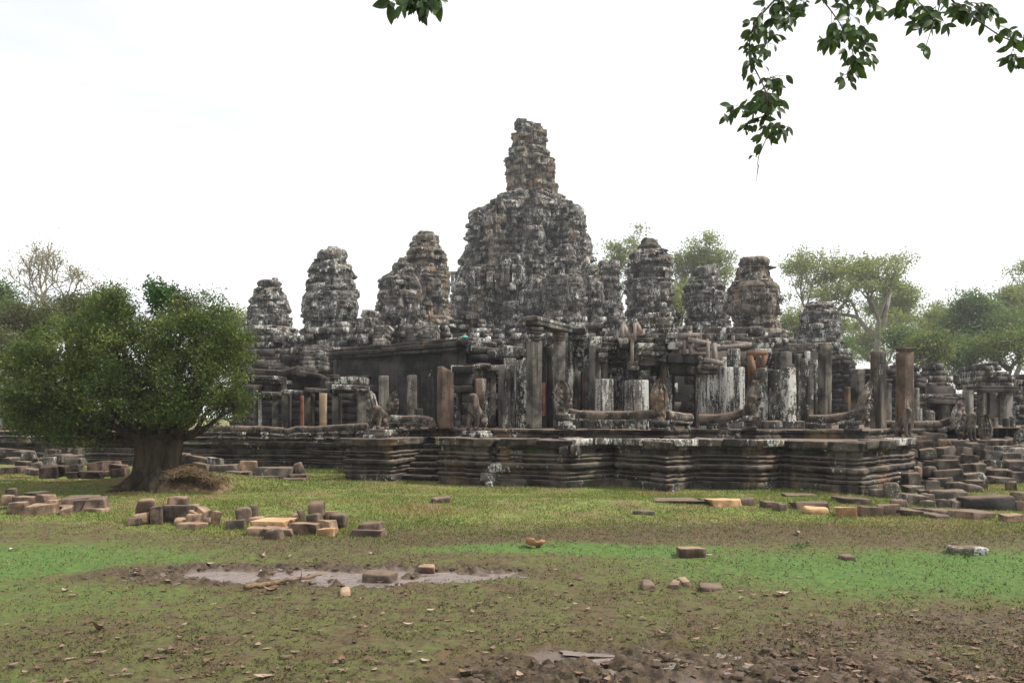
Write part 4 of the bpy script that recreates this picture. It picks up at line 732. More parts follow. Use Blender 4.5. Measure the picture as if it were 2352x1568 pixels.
m = MB(); mass(m, [(2144, 842), (2150, 836), (2170, 834), (2176, 850)], 892, 52, depth=1.5, seed=35, amp=.1); o = m.build('ruined_turret', ST_RUIN, org=(Xp(2160, 52), 52, 4)); tag(o, 'small stub of a stone turret with white lichen among the right hand trees', 'turret')
m = MB(); mass(m, [(2040, 858), (2050, 842), (2085, 836), (2110, 846), (2122, 870)], 900, 51.5, depth=1.5, ch=.28, bl=.5, seed=36, amp=.1); o = m.build('ruined_turret', ST_TOWER, org=(Xp(2080, 52), 52, 4)); tag(o, 'dark broken turret partly behind the tall mottled pillar with a capital', 'turret')
for (x0, x1, y0, y1, d, mt, lb) in ((2036, 2050, 880, 985, 40, ST_GREYP, 'pale slim post behind the tall orange faced pillar'), (2100, 2114, 890, 985, 40, ST_GREYP, 'pale slim post with white cap right of the mottled pillar'), (2106, 2121, 938, 986, 36, ST_WHITE, 'short rounded stub with white right edge before the gatehouse'), (2128, 2148, 942, 986, 36.5, ST_PILLAR, 'low broad stub left of the gatehouse doorway'), (2140, 2150, 946, 986, 35.6, ST_WHITE, 'thin white topped stub at the gatehouse doorway'),
    (2216, 2240, 896, 985, 41, ST_GREYP, 'broad pale pier between gatehouse and doorway building'), (2280, 2296, 960, 1008, 36, ST_PILLAR, 'plain stump below the blocked doorway'), (2306, 2320, 960, 1008, 36, ST_PILLAR, 'plain stump right of another under the blocked doorway'), (2322, 2336, 956, 1008, 36, ST_RUIN, 'rough stump nearest the right edge below the doorway building'), (2254, 2274, 952, 995, 37, ST_DARK, 'dark square stump beside the leaning naga hood'), (1988, 2004, 925, 985, 36, ST_GREYP, 'pale short post left of the orange faced pillar')):
    pillar(lb, x0, x1, y0, y1, d, mt, group='pillar stumps on the right', name='pillar_stump')
g = ruin('far left gallery ruin seen at the edge beside the green tree', 'gallery', [(-120, 850), (0, 858), (30, 852), (60, 862), (110, 870)], 990, 46, ST_RUIN, seed=37, amp=.06, holes=((8, 22, 885, 985), (40, 60, 890, 985)))
for a_, b_ in ((-10, 4), (22, 36), (62, 76)): m = MB(); shaft(m, a_, b_, 880, 985, 44.5, yaw=.3); m.build('column', ST_GREYP, g)
m = MB(); m.boxes([[Xp(0, 47.8), 47.9, 2.6]], [[7, .3, 3]], jit=0); m.build('recess_shade_slab', ST_DARK, g)  # dark slab behind the gallery openings, coloured as their inner shade
# ---------------------------------------------------------------- statues, naga balustrades, people
def skinned(verts, edges, radii, root=0, sub=2, disp=.0, seed=0):
    me = bpy.data.meshes.new('tmp'); me.from_pydata(verts, edges, []); ob = bpy.data.objects.new('tmp', me); COL.objects.link(ob)
    ob.modifiers.new('s', 'SKIN').use_smooth_shade = True; sd = ob.modifiers.new('d', 'SUBSURF'); sd.levels = sub; sd.render_levels = sub
    for i, r in enumerate(radii): q = me.skin_vertices[0].data[i]; q.radius = (r, r) if not isinstance(r, tuple) else r; q.use_root = (i == root)
    dg = bpy.context.evaluated_depsgraph_get(); dg.update(); out = bpy.data.meshes.new_from_object(ob.evaluated_get(dg)); bpy.data.objects.remove(ob); bpy.data.meshes.remove(me)
    if disp:
        n = len(out.vertices); P = np.zeros(n * 3); out.vertices.foreach_get('co', P); P = P.reshape(-1, 3); P += np.stack([fbm(P * 7 + k * 9, seed + k) - .5 for k in range(3)], -1) * 2 * disp; out.vertices.foreach_set('co', P.ravel()); out.update()
    return out
def chain(*parts):
    V = []; E = []; R = []; ix = {}
    for p in parts:
        prev = None
        for key in p:
            if isinstance(key, str): k = ix[key]
            else:
                nm, co, r = key; k = len(V); V.append(co); R.append(r); ix[nm] = k
            if prev is not None: E.append((prev, k))
            prev = k
    return V, E, R
def lion_mesh(head=True, seed=0):
    P = [[('pel', (0, .30, .40), .17), ('sp', (0, .10, .58), .165), ('ch', (0, -.10, .74), .20), ('nk', (0, -.16, .93), .17)]]
    if head: P += [['nk', ('hd', (0, -.22, 1.12), .19), ('mz', (0, -.38, 1.06), .12)], ['hd', ('e1', (.13, -.16, 1.25), .05)], ['hd', ('e2', (-.13, -.16, 1.25), .05)], ['hd', ('tp', (0, -.17, 1.30), .06)]]
    for q, sx_ in (('l', -1), ('r', 1)):
        P += [['ch', ('s' + q, (.15 * sx_, -.16, .60), .105), ('el' + q, (.16 * sx_, -.19, .36), .085), ('an' + q, (.16 * sx_, -.22, .11), .07), ('pw' + q, (.165 * sx_, -.34, .06), .07)],
              ['pel', ('hp' + q, (.18 * sx_, .26, .36), .13), ('kn' + q, (.21 * sx_, .04, .28), .105), ('hk' + q, (.20 * sx_, .30, .14), .065), ('ft' + q, (.20 * sx_, .12, .055), .065)]]
    P += [['pel', ('t1', (0, .46, .46), .06), ('t2', (0, .48, .70), .045)]]
    return skinned(*chain(*P), disp=.022, seed=seed)
def lion(label, px, ybot, ytop, d, rz, head=True, seed=0, ped=None):
    H = (ybot - ytop) / F * d; t = thing('guardian_lion', label, 'lion statue', W(px, ybot, d), 'guardian lions')
    o = bpy.data.objects.new('lion_body', lion_mesh(head, seed)); COL.objects.link(o); o.data.materials.append(ST_STATUE); o.parent = t; sc = H / (1.33 if head else .98); o.scale = (sc, sc, sc); o.rotation_euler = (0, 0, rz)
    if ped:
        m = MB()
        for k, (x0, x1, y0, y1) in enumerate(ped): c = W((x0 + x1) / 2, (y0 + y1) / 2, d); w = (x1 - x0) / F * d; m.rbox((c.x, c.y + .1, c.z), (w * .82, w * .8, (y1 - y0) / F * d), rz=rz, r=.03, amp=.02)
        m.build('plinth', ST_RUIN, t)
lion('headless guardian lion on the stair flank, before two leaning naga hoods', 870, 987, 927, 30.3, -.45, False, 3, [(842, 905, 986, 993), (838, 908, 992, 1001)])
lion('complete seated guardian lion right of the stairs beside the thick broken pillar', 1094, 990, 901, 29.4, -.55, True, 4, [(1066, 1124, 989, 996), (1062, 1128, 995, 1004)])
lion('small weathered lion facing right below the tall mottled pillar', 2074, 1006, 934, 30.2, .7, True, 5, [(2052, 2100, 1005, 1014)])
lion('square headed lion at the right end of the naga rail near the gatehouse', 2222, 1016, 944, 31, .6, True, 6, [(2198, 2244, 1015, 1024)])
def hood(mb, c, H, Wd, yaw, lean=.12, seed=0, th=.2, round_=False):
    n, m = 34, 40; t = np.linspace(0, 1, n)[:, None]; a = np.linspace(0, 2 * np.pi, m, endpoint=False)[None]
    w = Wd / 2 * (np.interp(t, [0, .12, .3, .55, .75, .9, 1], [.55, .55, .85, 1., .86, .58, .30] if round_ else [.62, .60, .85, 1., .74, .42, .06])); sc = 1 + .10 * np.abs(np.sin(t * 5 * np.pi)) * (np.abs(np.cos(a)) > .6)
    dth = th * np.interp(t, [0, .3, .7, 1], [1.5, 1.2, .9, .35]); x = w * sc * np.cos(a); y = dth * np.sign(np.sin(a)) * np.abs(np.sin(a)) ** .7
    front = np.sin(a) < 0; rid = .045 * np.cos(np.cos(a) * 11) * sst(.2, .45, t) + .10 * np.exp(-((np.cos(a)) / .25) ** 2) * np.exp(-((t - .45) / .18) ** 2) + .03 * np.sin(t * 40) * (np.abs(np.cos(a)) < .3)
    y = np.where(front, y - rid, y) - lean * H * t ** 2; z = H * t + 0 * a
    P = np.stack([x + 0 * t, y, z], -1); P = P + (np.stack([fbm(P * 5 + k * 7, seed + k) - .5 for k in range(3)], -1)) * .10
    P = P @ rot3(0, 0, yaw).T + np.asarray(c); mb.grid(P, None, wrap=True, flip=True); k = mb.n; mb.f.append(np.arange(k - m, k)[None]); mb.a.append(np.array([.5])); return mb
def naga(label, rail, r, posts, heads=(), mat=None, base=18, hmat=None, band=True):
    d0 = rail[0][2] if rail else heads[0][3]; t = thing('naga_balustrade', label, 'balustrade', (Xp(rail[0][0], d0), d0, Zp(rail[0][1] + base + 12, d0)), 'naga balustrades')
    if len(rail) > 1:
        R = np.array(rail, float); u = np.linspace(0, len(R) - 1, len(R) * 9); Q = np.stack([np.interp(u, np.arange(len(R)), R[:, k]) for k in range(3)], -1)
        pts = np.array([W(*q) for q in Q]); pts += (np.stack([fbm(pts * 1.3 + k * 5, k) - .5 for k in range(3)], -1)) * .07
        m = MB(); m.tube(pts, r * (1 + .12 * (fbm(pts * 2.5, 5) - .5)), 14); m.build('rail', ST_STATUE, t, smooth=True)
        if band:
            m = MB()
            for a, b in zip(R[:-1], R[1:]):
                A, B = W(*a), W(*b); c = (A + B) / 2; v = B - A
                m.rbox((c.x, c.y + .03, c.z - r * .92), (math.hypot(v.x, v.y) * 1.0, r * 1.5, r * .8), rz=math.atan2(v.y, v.x), ry=-math.asin(v.z / v.length), r=.03, amp=.03, cell=.15)
            m.build('rail_band', ST_WHITE, t)
    for (px, py0, py1, d, w) in posts:
        m = MB(); c = W(px, (py0 + py1) / 2, d); h = (py1 - py0) / F * d; ww = w / F * d
        for zz, hh, f in ((-.36, .28, 1.1), (-.06, .34, .78), (.30, .40, 1.05)): m.rbox((c.x, c.y + .05, c.z + zz * h), (ww * f, ww * f, hh * h), rz=-.3, r=.03, amp=.025)
        m.build('post', ST_RUIN, t)
    for (px, y0, y1, d, wpx, yaw, ln, rd, mt) in heads:
        m = MB(); hood(m, W(px, y1, d), (y1 - y0) / F * d, wpx / F * d, yaw, ln, int(px), .17, rd); m.build('naga_head', mt, t, smooth=True)
SS, OS = ST_STATUE, ST_OSTAT
naga('low naga rail at the far left beside the green tree', [(470, 984, 37), (545, 984, 36.4), (600, 985, 36), (655, 990, 35.6)], .15, [(500, 992, 1008, 36.4, 14), (556, 992, 1008, 36, 16), (610, 993, 1008, 35.7, 16)])
naga('long low naga rail before the left colonnade with white scalloped band', [(657, 993, 35.5), (682, 986, 35.4), (720, 986, 35), (780, 983, 34.3), (850, 979, 33.4)], .15, [(676, 996, 1008, 35.1, 16), (706, 994, 1008, 34.8, 18), (738, 993, 1008, 34.5, 15), (770, 992, 1008, 34.1, 16), (808, 990, 1007, 33.8, 15), (832, 989, 1006, 33.5, 14)])
naga('short naga rail running right from two pointed stone hoods at the stair head', [(898, 962, 32.2), (930, 963, 32), (970, 963, 31.6), (990, 968, 31.3), (994, 982, 31.2)], .16, [(905, 970, 992, 31.8, 24), (936, 971, 988, 31.8, 14), (958, 971, 988, 31.6, 14)], [(900, 897, 962, 32.4, 30, .9, .16, False, SS), (858, 896, 985, 31.6, 34, -.7, .1, False, SS)])
naga('naga rail before the first doorways ending in a round dark hood at left', [(1305, 947, 28.5), (1330, 953, 28.4), (1400, 953, 28.2), (1460, 953, 27.9), (1518, 951, 27.7)], .16, [(1300, 951, 986, 28.3, 40), (1362, 964, 985, 28.3, 20), (1392, 964, 985, 28.2, 20), (1418, 964, 985, 28, 18), (1456, 964, 986, 27.9, 18), (1480, 964, 986, 27.8, 16)], [(1292, 874, 953, 28.3, 46, -.25, .08, True, SS)])
naga('short naga rail with an ochre hood raised before the third doorway', [(1530, 954, 27.8), (1556, 957, 28.2), (1586, 959, 28.8)], .16, [(1518, 965, 988, 27.6, 36), (1546, 966, 987, 28, 12), (1580, 968, 990, 28.7, 14)], [(1514, 868, 968, 27.8, 40, .25, .05, True, OS)])
naga('curving naga rail rising to a slender hood seen from the side', [(1605, 962, 28.9), (1650, 961, 28.6), (1690, 954, 28.2), (1724, 944, 27.9)], .17, [(1630, 970, 990, 28.7, 14), (1664, 968, 988, 28.4, 22), (1722, 955, 988, 27.8, 30)], [(1724, 870, 958, 27.9, 40, 1.0, .16, False, SS)])
naga('last naga rail on the front corner ending in a tall ragged hood', [(1857, 962, 29.2), (1910, 962, 28.8), (1950, 957, 28.5), (1974, 947, 28.3)], .17, [(1866, 970, 990, 29, 26), (1960, 966, 990, 28.3, 34)], [(1978, 874, 968, 28.3, 34, 1.15, .2, False, SS)])
naga('naga rail behind the right hand lions rising to a worn hood', [(2030, 974, 33.5), (2060, 976, 33.4), (2110, 976, 33.2), (2160, 975, 33), (2188, 966, 32.8)], .17, [(2050, 985, 1000, 33.3, 14), (2120, 985, 1000, 33, 16), (2165, 985, 1002, 32.8, 18)], [(2196, 918, 985, 32.7, 38, .8, .14, False, SS)])
naga('low naga rail at the right edge between two small leaning hoods', [(2270, 1016, 32.5), (2300, 1018, 32.4), (2332, 1018, 32.3)], .13, [(2290, 1024, 1036, 32.3, 14)], [(2263, 953, 1018, 32.4, 30, -.3, .1, True, SS), (2340, 975, 1022, 32.2, 26, 1.2, .25, False, SS)], band=False)
def person(label, px, ytop, d, shirt, rz, hair=(.02, .015, .01)):
    z = Zp(ytop, d) - 1.66; t = thing('person', label, 'person', (Xp(px, d), d, z)); t.rotation_euler = (0, 0, rz)
    P = [[('pe', (0, 0, .92), .13), ('wa', (0, 0, 1.1), .115), ('ch', (0, 0, 1.3), .14), ('nk', (0, -.01, 1.43), .055), ('hd', (0, -.02, 1.54), .09), ('tp', (0, -.01, 1.62), .07)], ['hd', ('ns', (0, -.11, 1.53), .02)]]
    for q, s_ in (('l', -1), ('r', 1)):
        P += [['ch', ('sh' + q, (.19 * s_, 0, 1.36), .06), ('eb' + q, (.24 * s_, .02, 1.10), .045), ('wr' + q, (.22 * s_, -.12, .90), .032), ('hn' + q, (.21 * s_, -.17, .83), .035)], ['pe', ('hp' + q, (.09 * s_, 0, .86), .09), ('kn' + q, (.10 * s_, -.02, .48), .065), ('ak' + q, (.10 * s_, .02, .08), .045), ('ft' + q, (.10 * s_, -.13, .04), .045)]]
    def part(nm, Pp, mt):
        o = bpy.data.objects.new(nm, skinned(*chain(*Pp), sub=1)); COL.objects.link(o); o.data.materials.append(mt); o.parent = t
    part('body', P, plain('skin', (.30, .18, .12), (.36, .22, .15)))
    S = [[('a', (0, 0, .92), .14), ('b', (0, 0, 1.1), .135), ('c', (0, 0, 1.31), .155), ('d', (0, 0, 1.40), .09)]] + [['c', ('s' + q, (.19 * s_, 0, 1.36), .078), ('e' + q, (.225 * s_, .01, 1.19), .068)] for q, s_ in (('l', -1), ('r', 1))]
    part('shirt', S, plain('shirt_cloth', shirt, tuple(v * 1.1 for v in shirt)))
    part('trousers', [[('w', (0, 0, .95), .145), ('h', (0, 0, .86), .14)]] + [['h', ('k' + q, (.10 * s_, -.02, .48), .09), ('n' + q, (.10 * s_, .02, .12), .07)] for q, s_ in (('l', -1), ('r', 1))], plain('trouser_cloth', (.04, .045, .06), (.06, .065, .08)))
    part('hair', [[('p', (0, .02, 1.57), .098), ('q', (0, .02, 1.63), .078)]], plain('hair', hair, hair))
person('tiny visitor in a teal green shirt standing at the columned porch', 1068, 763, 64, (.02, .38, .30), .6)
person('tiny visitor in a white shirt by the wall right of the columned porch', 1121, 766, 63, (.75, .75, .75), -.8)
# ---------------------------------------------------------------- fallen blocks: every one a thing of its own
def block(x0, y0, x1, y1, mat, label, d=None, rz=None, dep=None, rnd=False, tilt=(0, 0), name='stone_block', cat='stone block', group=None, r=None, amp=None, slant=0):
    w = x1 - x0
    if d is None: g = G((x0 + x1) / 2, y1); d = g.y
    W_ = w / F * d; rz = rng.uniform(-.35, .35) if rz is None else rz; dep = dep or min(max(.35, W_ * .75), .95)
    ww = max(.15, (W_ - dep * abs(math.sin(rz))) / math.cos(rz)); dep = min(dep, W_ * 1.2 + .2)
    zb = Zp(y1, d); H = max(.07, (y1 - y0) / F * d - dep * .75 * max(0, EYE - Zp(y0, d)) / d)
    m = MB(); mn = min(ww, dep, H)
    m.rbox((Xp((x0 + x1) / 2, d), d + dep * .45, zb + H / 2 - .035), (ww, dep, H + .07), rx=tilt[0], ry=tilt[1], rz=rz, r=r or (mn * .42 if rnd else mn * .05 + .008), amp=amp or ((.085 if rnd else .04) * min(1, mn * 2 + .25)), cell=max(.06, ww / 11), fr=2.6, slant=slant, cor=.085 if not rnd else .07, taper=rng.uniform(.86, 1.03))
    o = m.build(name, mat, org=(Xp((x0 + x1) / 2, d), d + dep * .45, zb)); o['kind'] = 'thing'; return tag(o, label, cat, group)
B, D, R, O = ST_BLOCK, ST_DBLOCK, ST_RUB, ST_ORANGE
P1 = 'stone pile at the far left'
d1 = G(100, 1183).y
for a in ((2, 1120, 31, 1137, D, 'small dark brown stone perched behind the far left pile', d1 + 1.6, .3), (-6, 1135, 26, 1152, B, 'flat brown slab cut off by the left picture edge', d1 + .9, .1), (24, 1136, 77, 1156, B, 'long flat brown slab lying on top of the far left pile', d1 + .7, -.3), (56, 1128, 102, 1140, D, 'thin dark slab at the back of the far left pile', d1 + 1.5, -.3),
    (69, 1136, 117, 1158, B, 'ribbed brown block tilted on the middle of the far left pile', d1 + .5, -.4), (9, 1151, 56, 1180, B, 'broad upright tan block at the front left of the far left pile', d1 + .1, .15), (56, 1158, 112, 1182, B, 'wide tan block with drilled holes at the front of the far left pile', d1, -.1), (104, 1147, 128, 1173, B, 'upright tan block at the right end of the far left pile', d1 + .35, .2),
    (124, 1159, 161, 1171, B, 'low flat block bridging the far left pile and the long beams', d1 + .5, .0), (127, 1163, 164, 1187, B, 'pale wedge shaped stone leaning at the foot of the long beams', d1 - .1, .45), (137, 1138, 215, 1160, D, 'long dark moulded beam at the back of the two beams', d1 + 1.0, .25), (188, 1142, 241, 1170, D, 'shorter grooved dark beam end lying beside the long beam', d1 + .5, .2),
    (155, 1147, 200, 1172, D, 'stubby dark block under the long moulded beam', d1 + .6, .2), (194, 1164, 244, 1177, B, 'thin tan slab half sunk at the right of the two beams', d1 + .4, -.15)):
    block(*a[:6], d=a[6], rz=a[7], group=P1)
P2 = 'stone pile before the tree'; d2 = G(400, 1210).y
for a in ((306, 1146, 353, 1171, B, 'rounded tan boulder on the upper left of the pile before the tree', d2 + .5, .1, True), (373, 1149, 388, 1161, O, 'small pale yellow stone on the big beam', d2 + .8, .1, True), (384, 1139, 429, 1161, B, 'knobbly brown stone topmost on the pile before the tree', d2 + .7, -.1, True), (366, 1158, 433, 1193, D, 'big square brown beam in the middle of the pile before the tree', d2 + .5, -.08, False),
    (340, 1160, 372, 1197, D, 'carved dark block at the left end of the big beam', d2 + .4, .1, False), (296, 1173, 342, 1197, B, 'flat bent tan slab left of the carved dark block', d2 + .3, .1, True), (287, 1188, 325, 1203, D, 'half round brown stone low at the left foot of the pile', d2 + .2, .1, True), (310, 1168, 336, 1178, D, 'small dark wedge between boulder and bent slab', d2 + .6, 0, False),
    (433, 1155, 447, 1173, B, 'small upright tan stone behind the tilted block', d2 + .8, .2, True), (442, 1164, 478, 1190, B, 'tan block tilted down to the right on the pile', d2 + .5, -.2, False, (0, .42)), (474, 1172, 503, 1209, B, 'tan cube with a round hole at the right end of the pile', d2 + .1, .5, False, (.1, .15)), (424, 1176, 462, 1204, B, 'broken tan block in the front right of the pile', d2 + .15, -.25, True),
    (398, 1198, 464, 1221, B, 'large moulded tan block lowest at the front of the pile', d2 - .3, -.3, False), (393, 1188, 424, 1208, B, 'small brown wedge under the big beam', d2 + .2, .2, True), (428, 1172, 458, 1188, B, 'thin curved shard on top of the broken tan block', d2 + .4, -.3, False, (0, .4)), (455, 1188, 482, 1210, D, 'dark shaded block behind the cube with a hole', d2 + .5, 0, False)):
    block(*a[:6], d=a[6], rz=a[7], rnd=a[8], tilt=a[9] if len(a) > 9 else (0, 0), group=P2)
P4 = 'stone pile round the pale slab'; d4 = G(640, 1230).y
for a in ((535, 1160, 576, 1199, D, 'hunched dark brown boulder alone between two piles', d4 + 1.4, .1, True), (566, 1158, 590, 1188, D, 'dark upright stone leaning on the hunched boulder', d4 + 1.7, .2, True), (569, 1185, 597, 1200, B, 'small flat brown stone at the foot of the hunched boulder', d4 + 1.2, 0, True), (514, 1193, 560, 1219, R, 'grey split block left of the pale slab', d4 + .6, .2, False),
    (573, 1190, 668, 1212, O, 'big flat pale orange slab in the centre of the pile', d4 + .4, -.12, False), (662, 1178, 692, 1194, B, 'pale slab edge sloping behind the dark stones', d4 + 1.0, .3, False, (0, -.3)), (702, 1152, 746, 1178, D, 'jagged dark stone topmost above the pale slab', d4 + .6, .1, True), (678, 1170, 703, 1199, D, 'dark leaning stone left under the jagged top stone', d4 + .4, .3, True, (0, -.3)),
    (697, 1174, 737, 1203, D, 'dark angular stone right under the jagged top stone', d4 + .4, -.2, True), (735, 1172, 772, 1194, B, 'brown slab at the back right of the pale slab pile', d4 + .9, .1, False), (753, 1178, 797, 1201, D, 'lying rounded dark column piece at the right of the pile', d4 + .8, -.15, True), (660, 1198, 737, 1224, B, 'wide tan block next to the pale slab', d4 + .1, -.12, False),
    (726, 1193, 768, 1216, B, 'square tan block right of the wide tan block', d4 + .3, -.2, False), (562, 1209, 604, 1229, B, 'plain tan block at the front left edge of the pile', d4 + .05, .0, False), (602, 1208, 673, 1233, B, 'long tan block behind the round dark boulder', d4, .06, False), (603, 1215, 654, 1246, D, 'round rough dark boulder in front of the pale slab pile', d4 - .45, .1, True), (720, 1210, 778, 1232, O, 'pale topped block alone at the right front of the pile', d4 - .05, -.25, False),
    (821, 1198, 880, 1214, D, 'flat dark slab balanced on another stone right of the piles', G(845, 1232).y + .1, -.1, True), (805, 1211, 888, 1233, D, 'wide hollowed brown block under the balanced slab', None, -.2, False)):
    block(*a[:6], d=a[6], rz=a[7], rnd=a[8], tilt=a[9] if len(a) > 9 else (0, 0), group=P4)
for a in ((985, 1140, 1038, 1156, D, 'low dark humped stone alone in the middle grass', .1, True), (1453, 1171, 1502, 1183, R, 'flat grey brown stone sunk in the grass before the zigzag wall', 0, True), (1607, 1143, 1636, 1157, D, 'dark stone peeping out left of the orange slab', .1, True), (1633, 1143, 1707, 1163, O, 'bright orange sandstone slab lying in the grass', -.06, False), (1700, 1143, 1734, 1161, D, 'dark round stone against the right end of the orange slab', 0, True), (1753, 1150, 1783, 1167, D, 'dark pointed stone right of the orange slab', .2, False), (1778, 1153, 1813, 1174, D, 'black cube like rock in the grass', .3, True),
    (1829, 1151, 1915, 1171, D, 'brown wedge shaped slab sloping to the right in the grass', -.1, False), (1854, 1164, 1902, 1181, O, 'heap of orange crumbled sandstone in the grass', 0, True), (1921, 1162, 1969, 1187, O, 'orange topped broken block in the grass at right', -.2, False), (1563, 1255, 1626, 1281, B, 'single brown square block standing in the green algae', .05, False), (832, 1312, 906, 1333, D, 'long rounded muddy rock lying in the puddle', -.05, True), (956, 1298, 998, 1312, B, 'pale flat rock beside the long puddle rock', 0, True), (776, 1348, 799, 1368, B, 'fist sized brown stone below the puddle', .2, True), (1539, 1337, 1578, 1355, B, 'small brown wedge of stone on the algae edge', -.3, False), (1615, 1338, 1671, 1359, D, 'chunk of rotten wood like brown stone on the algae edge', -.1, True), (1567, 1334, 1588, 1344, B, 'little stone chip behind the brown wedge', .1, False), (1478, 1340, 1502, 1354, D, 'small crumbly mud coloured stone left of the brown wedge', 0, True), (2195, 1252, 2272, 1276, R, 'flat greyish rock sunk in brown grass near the right edge', -.1, True), (1940, 1274, 1968, 1286, D, 'dark clod like stone in the algae at right', 0, True), (1500, 1148, 1612, 1155, D, 'thin dark stone strip flush with the grass', 0, False), (1812, 1136, 1880, 1142, R, 'thin pale slab flush with the grass before the right corner', 0, False)):
    block(*a[:6], rz=a[6], rnd=a[7], group='single stones in the grass and mud')
# blocks by the tree
PT = 'ruined wall blocks right of the tree trunk'
for a in ((415, 1046, 478, 1068, R, 'white patched block sloping down from the tree roots', 31.5, False, (0, .2)), (470, 1050, 506, 1070, ST_WHITE, 'white lichened block end right of the tree roots', 31.3, False, (0, .12)), (476, 1066, 545, 1086, R, 'dark lichened wall course below the white block', 30.5, False), (544, 1057, 583, 1078, B, 'brown cube standing on the dark broken wall', 30.3, False), (583, 1072, 676, 1093, R, 'long flat mossy slab on the dark broken wall', 30, False), (671, 1062, 696, 1091, D, 'black leaning boulder at the right end of the long slab', 30, True, (0, -.2)), (510, 1080, 575, 1100, R, 'mossy block low in the broken wall by the dry roots', 29.6, False), (572, 1090, 640, 1107, R, 'low masonry block below the long flat slab', 29.7, False), (655, 1088, 706, 1100, D, 'brown slab under the black leaning boulder', 29.6, False), (640, 1096, 700, 1108, D, 'flat stone lowest at the right end of the broken wall', 29.3, False), (440, 1062, 482, 1078, R, 'dark block in the shade of the tree beside the roots', 31, False), (496, 1070, 530, 1082, R, 'small block wedged behind the mossy block', 30.6, False), (398, 1040, 440, 1056, R, 'rounded mossy block touching the tree trunk', 32, True)):
    block(*a[:6], d=a[6], rnd=a[7], tilt=a[8] if len(a) > 8 else (0, 0), group=PT)
PL = 'rubble left of the tree trunk'
LL = [(-10, 1030, 42, 1046, 35, 'long grey block at the left picture edge, back row'), (30, 1034, 70, 1052, 34, 'grey block right of the long one at the left edge'), (44, 1037, 72, 1051, 33, 'brown topped block leaning in the back left rubble'), (100, 1031, 140, 1046, 34.5, 'left end block of the highest rubble course'), (138, 1029, 172, 1044, 34.4, 'middle block of the highest rubble course'), (165, 1029, 188, 1046, 34.3, 'right end block of the highest rubble course'), (96, 1042, 150, 1060, 33.4, 'mossy block under the highest course, left'), (140, 1044, 184, 1058, 33.2, 'long dark block under the highest course, right'), (142, 1053, 176, 1068, 32.4, 'plain brown cube face in the middle of the left rubble'), (84, 1050, 122, 1068, 32.6, 'white dotted block in the left rubble'), (170, 1052, 192, 1066, 32.6, 'small block end at the right of the brown cube'), (32, 1059, 68, 1071, 31, 'low slanted slab in the left rubble'), (-10, 1070, 55, 1083, 29.5, 'long dark beam lying at the left edge of the grass'), (50, 1076, 84, 1085, 29.3, 'thin slab right of the long dark beam'), (86, 1070, 131, 1093, 28.6, 'big brown block nearest the camera in the left rubble'), (124, 1070, 148, 1090, 28.9, 'triangular stone leaning on the big brown block'), (142, 1067, 182, 1079, 30, 'flat slab behind the low brick shaped stone'), (147, 1084, 180, 1094, 28.4, 'low brick shaped stone in the shade'), (176, 1080, 230, 1094, 28.5, 'long dark slab under the rounded shady block'), (193, 1062, 234, 1083, 29.2, 'rounded shady block on a long dark slab'), (230, 1058, 274, 1076, 30.5, 'tilted block behind the ones by the trunk'), (246, 1066, 286, 1079, 29.6, 'flat topped block close to the trunk'), (252, 1075, 288, 1095, 28.6, 'upright square block against the left side of the trunk'), (60, 1062, 92, 1074, 31, 'half buried stone between slab and white dotted block'), (226, 1082, 256, 1090, 28.8, 'pale thin slab before the upright square block'), (8, 1050, 40, 1062, 32.5, 'grey stone half hidden at the back of the left rubble')]
for x0, y0, x1, y1, d, lb in LL: block(x0, y0, x1, y1, D if d < 31 else R, lb, d=d + .0, group=PL, tilt=(0, rng.normal(0, .06)))
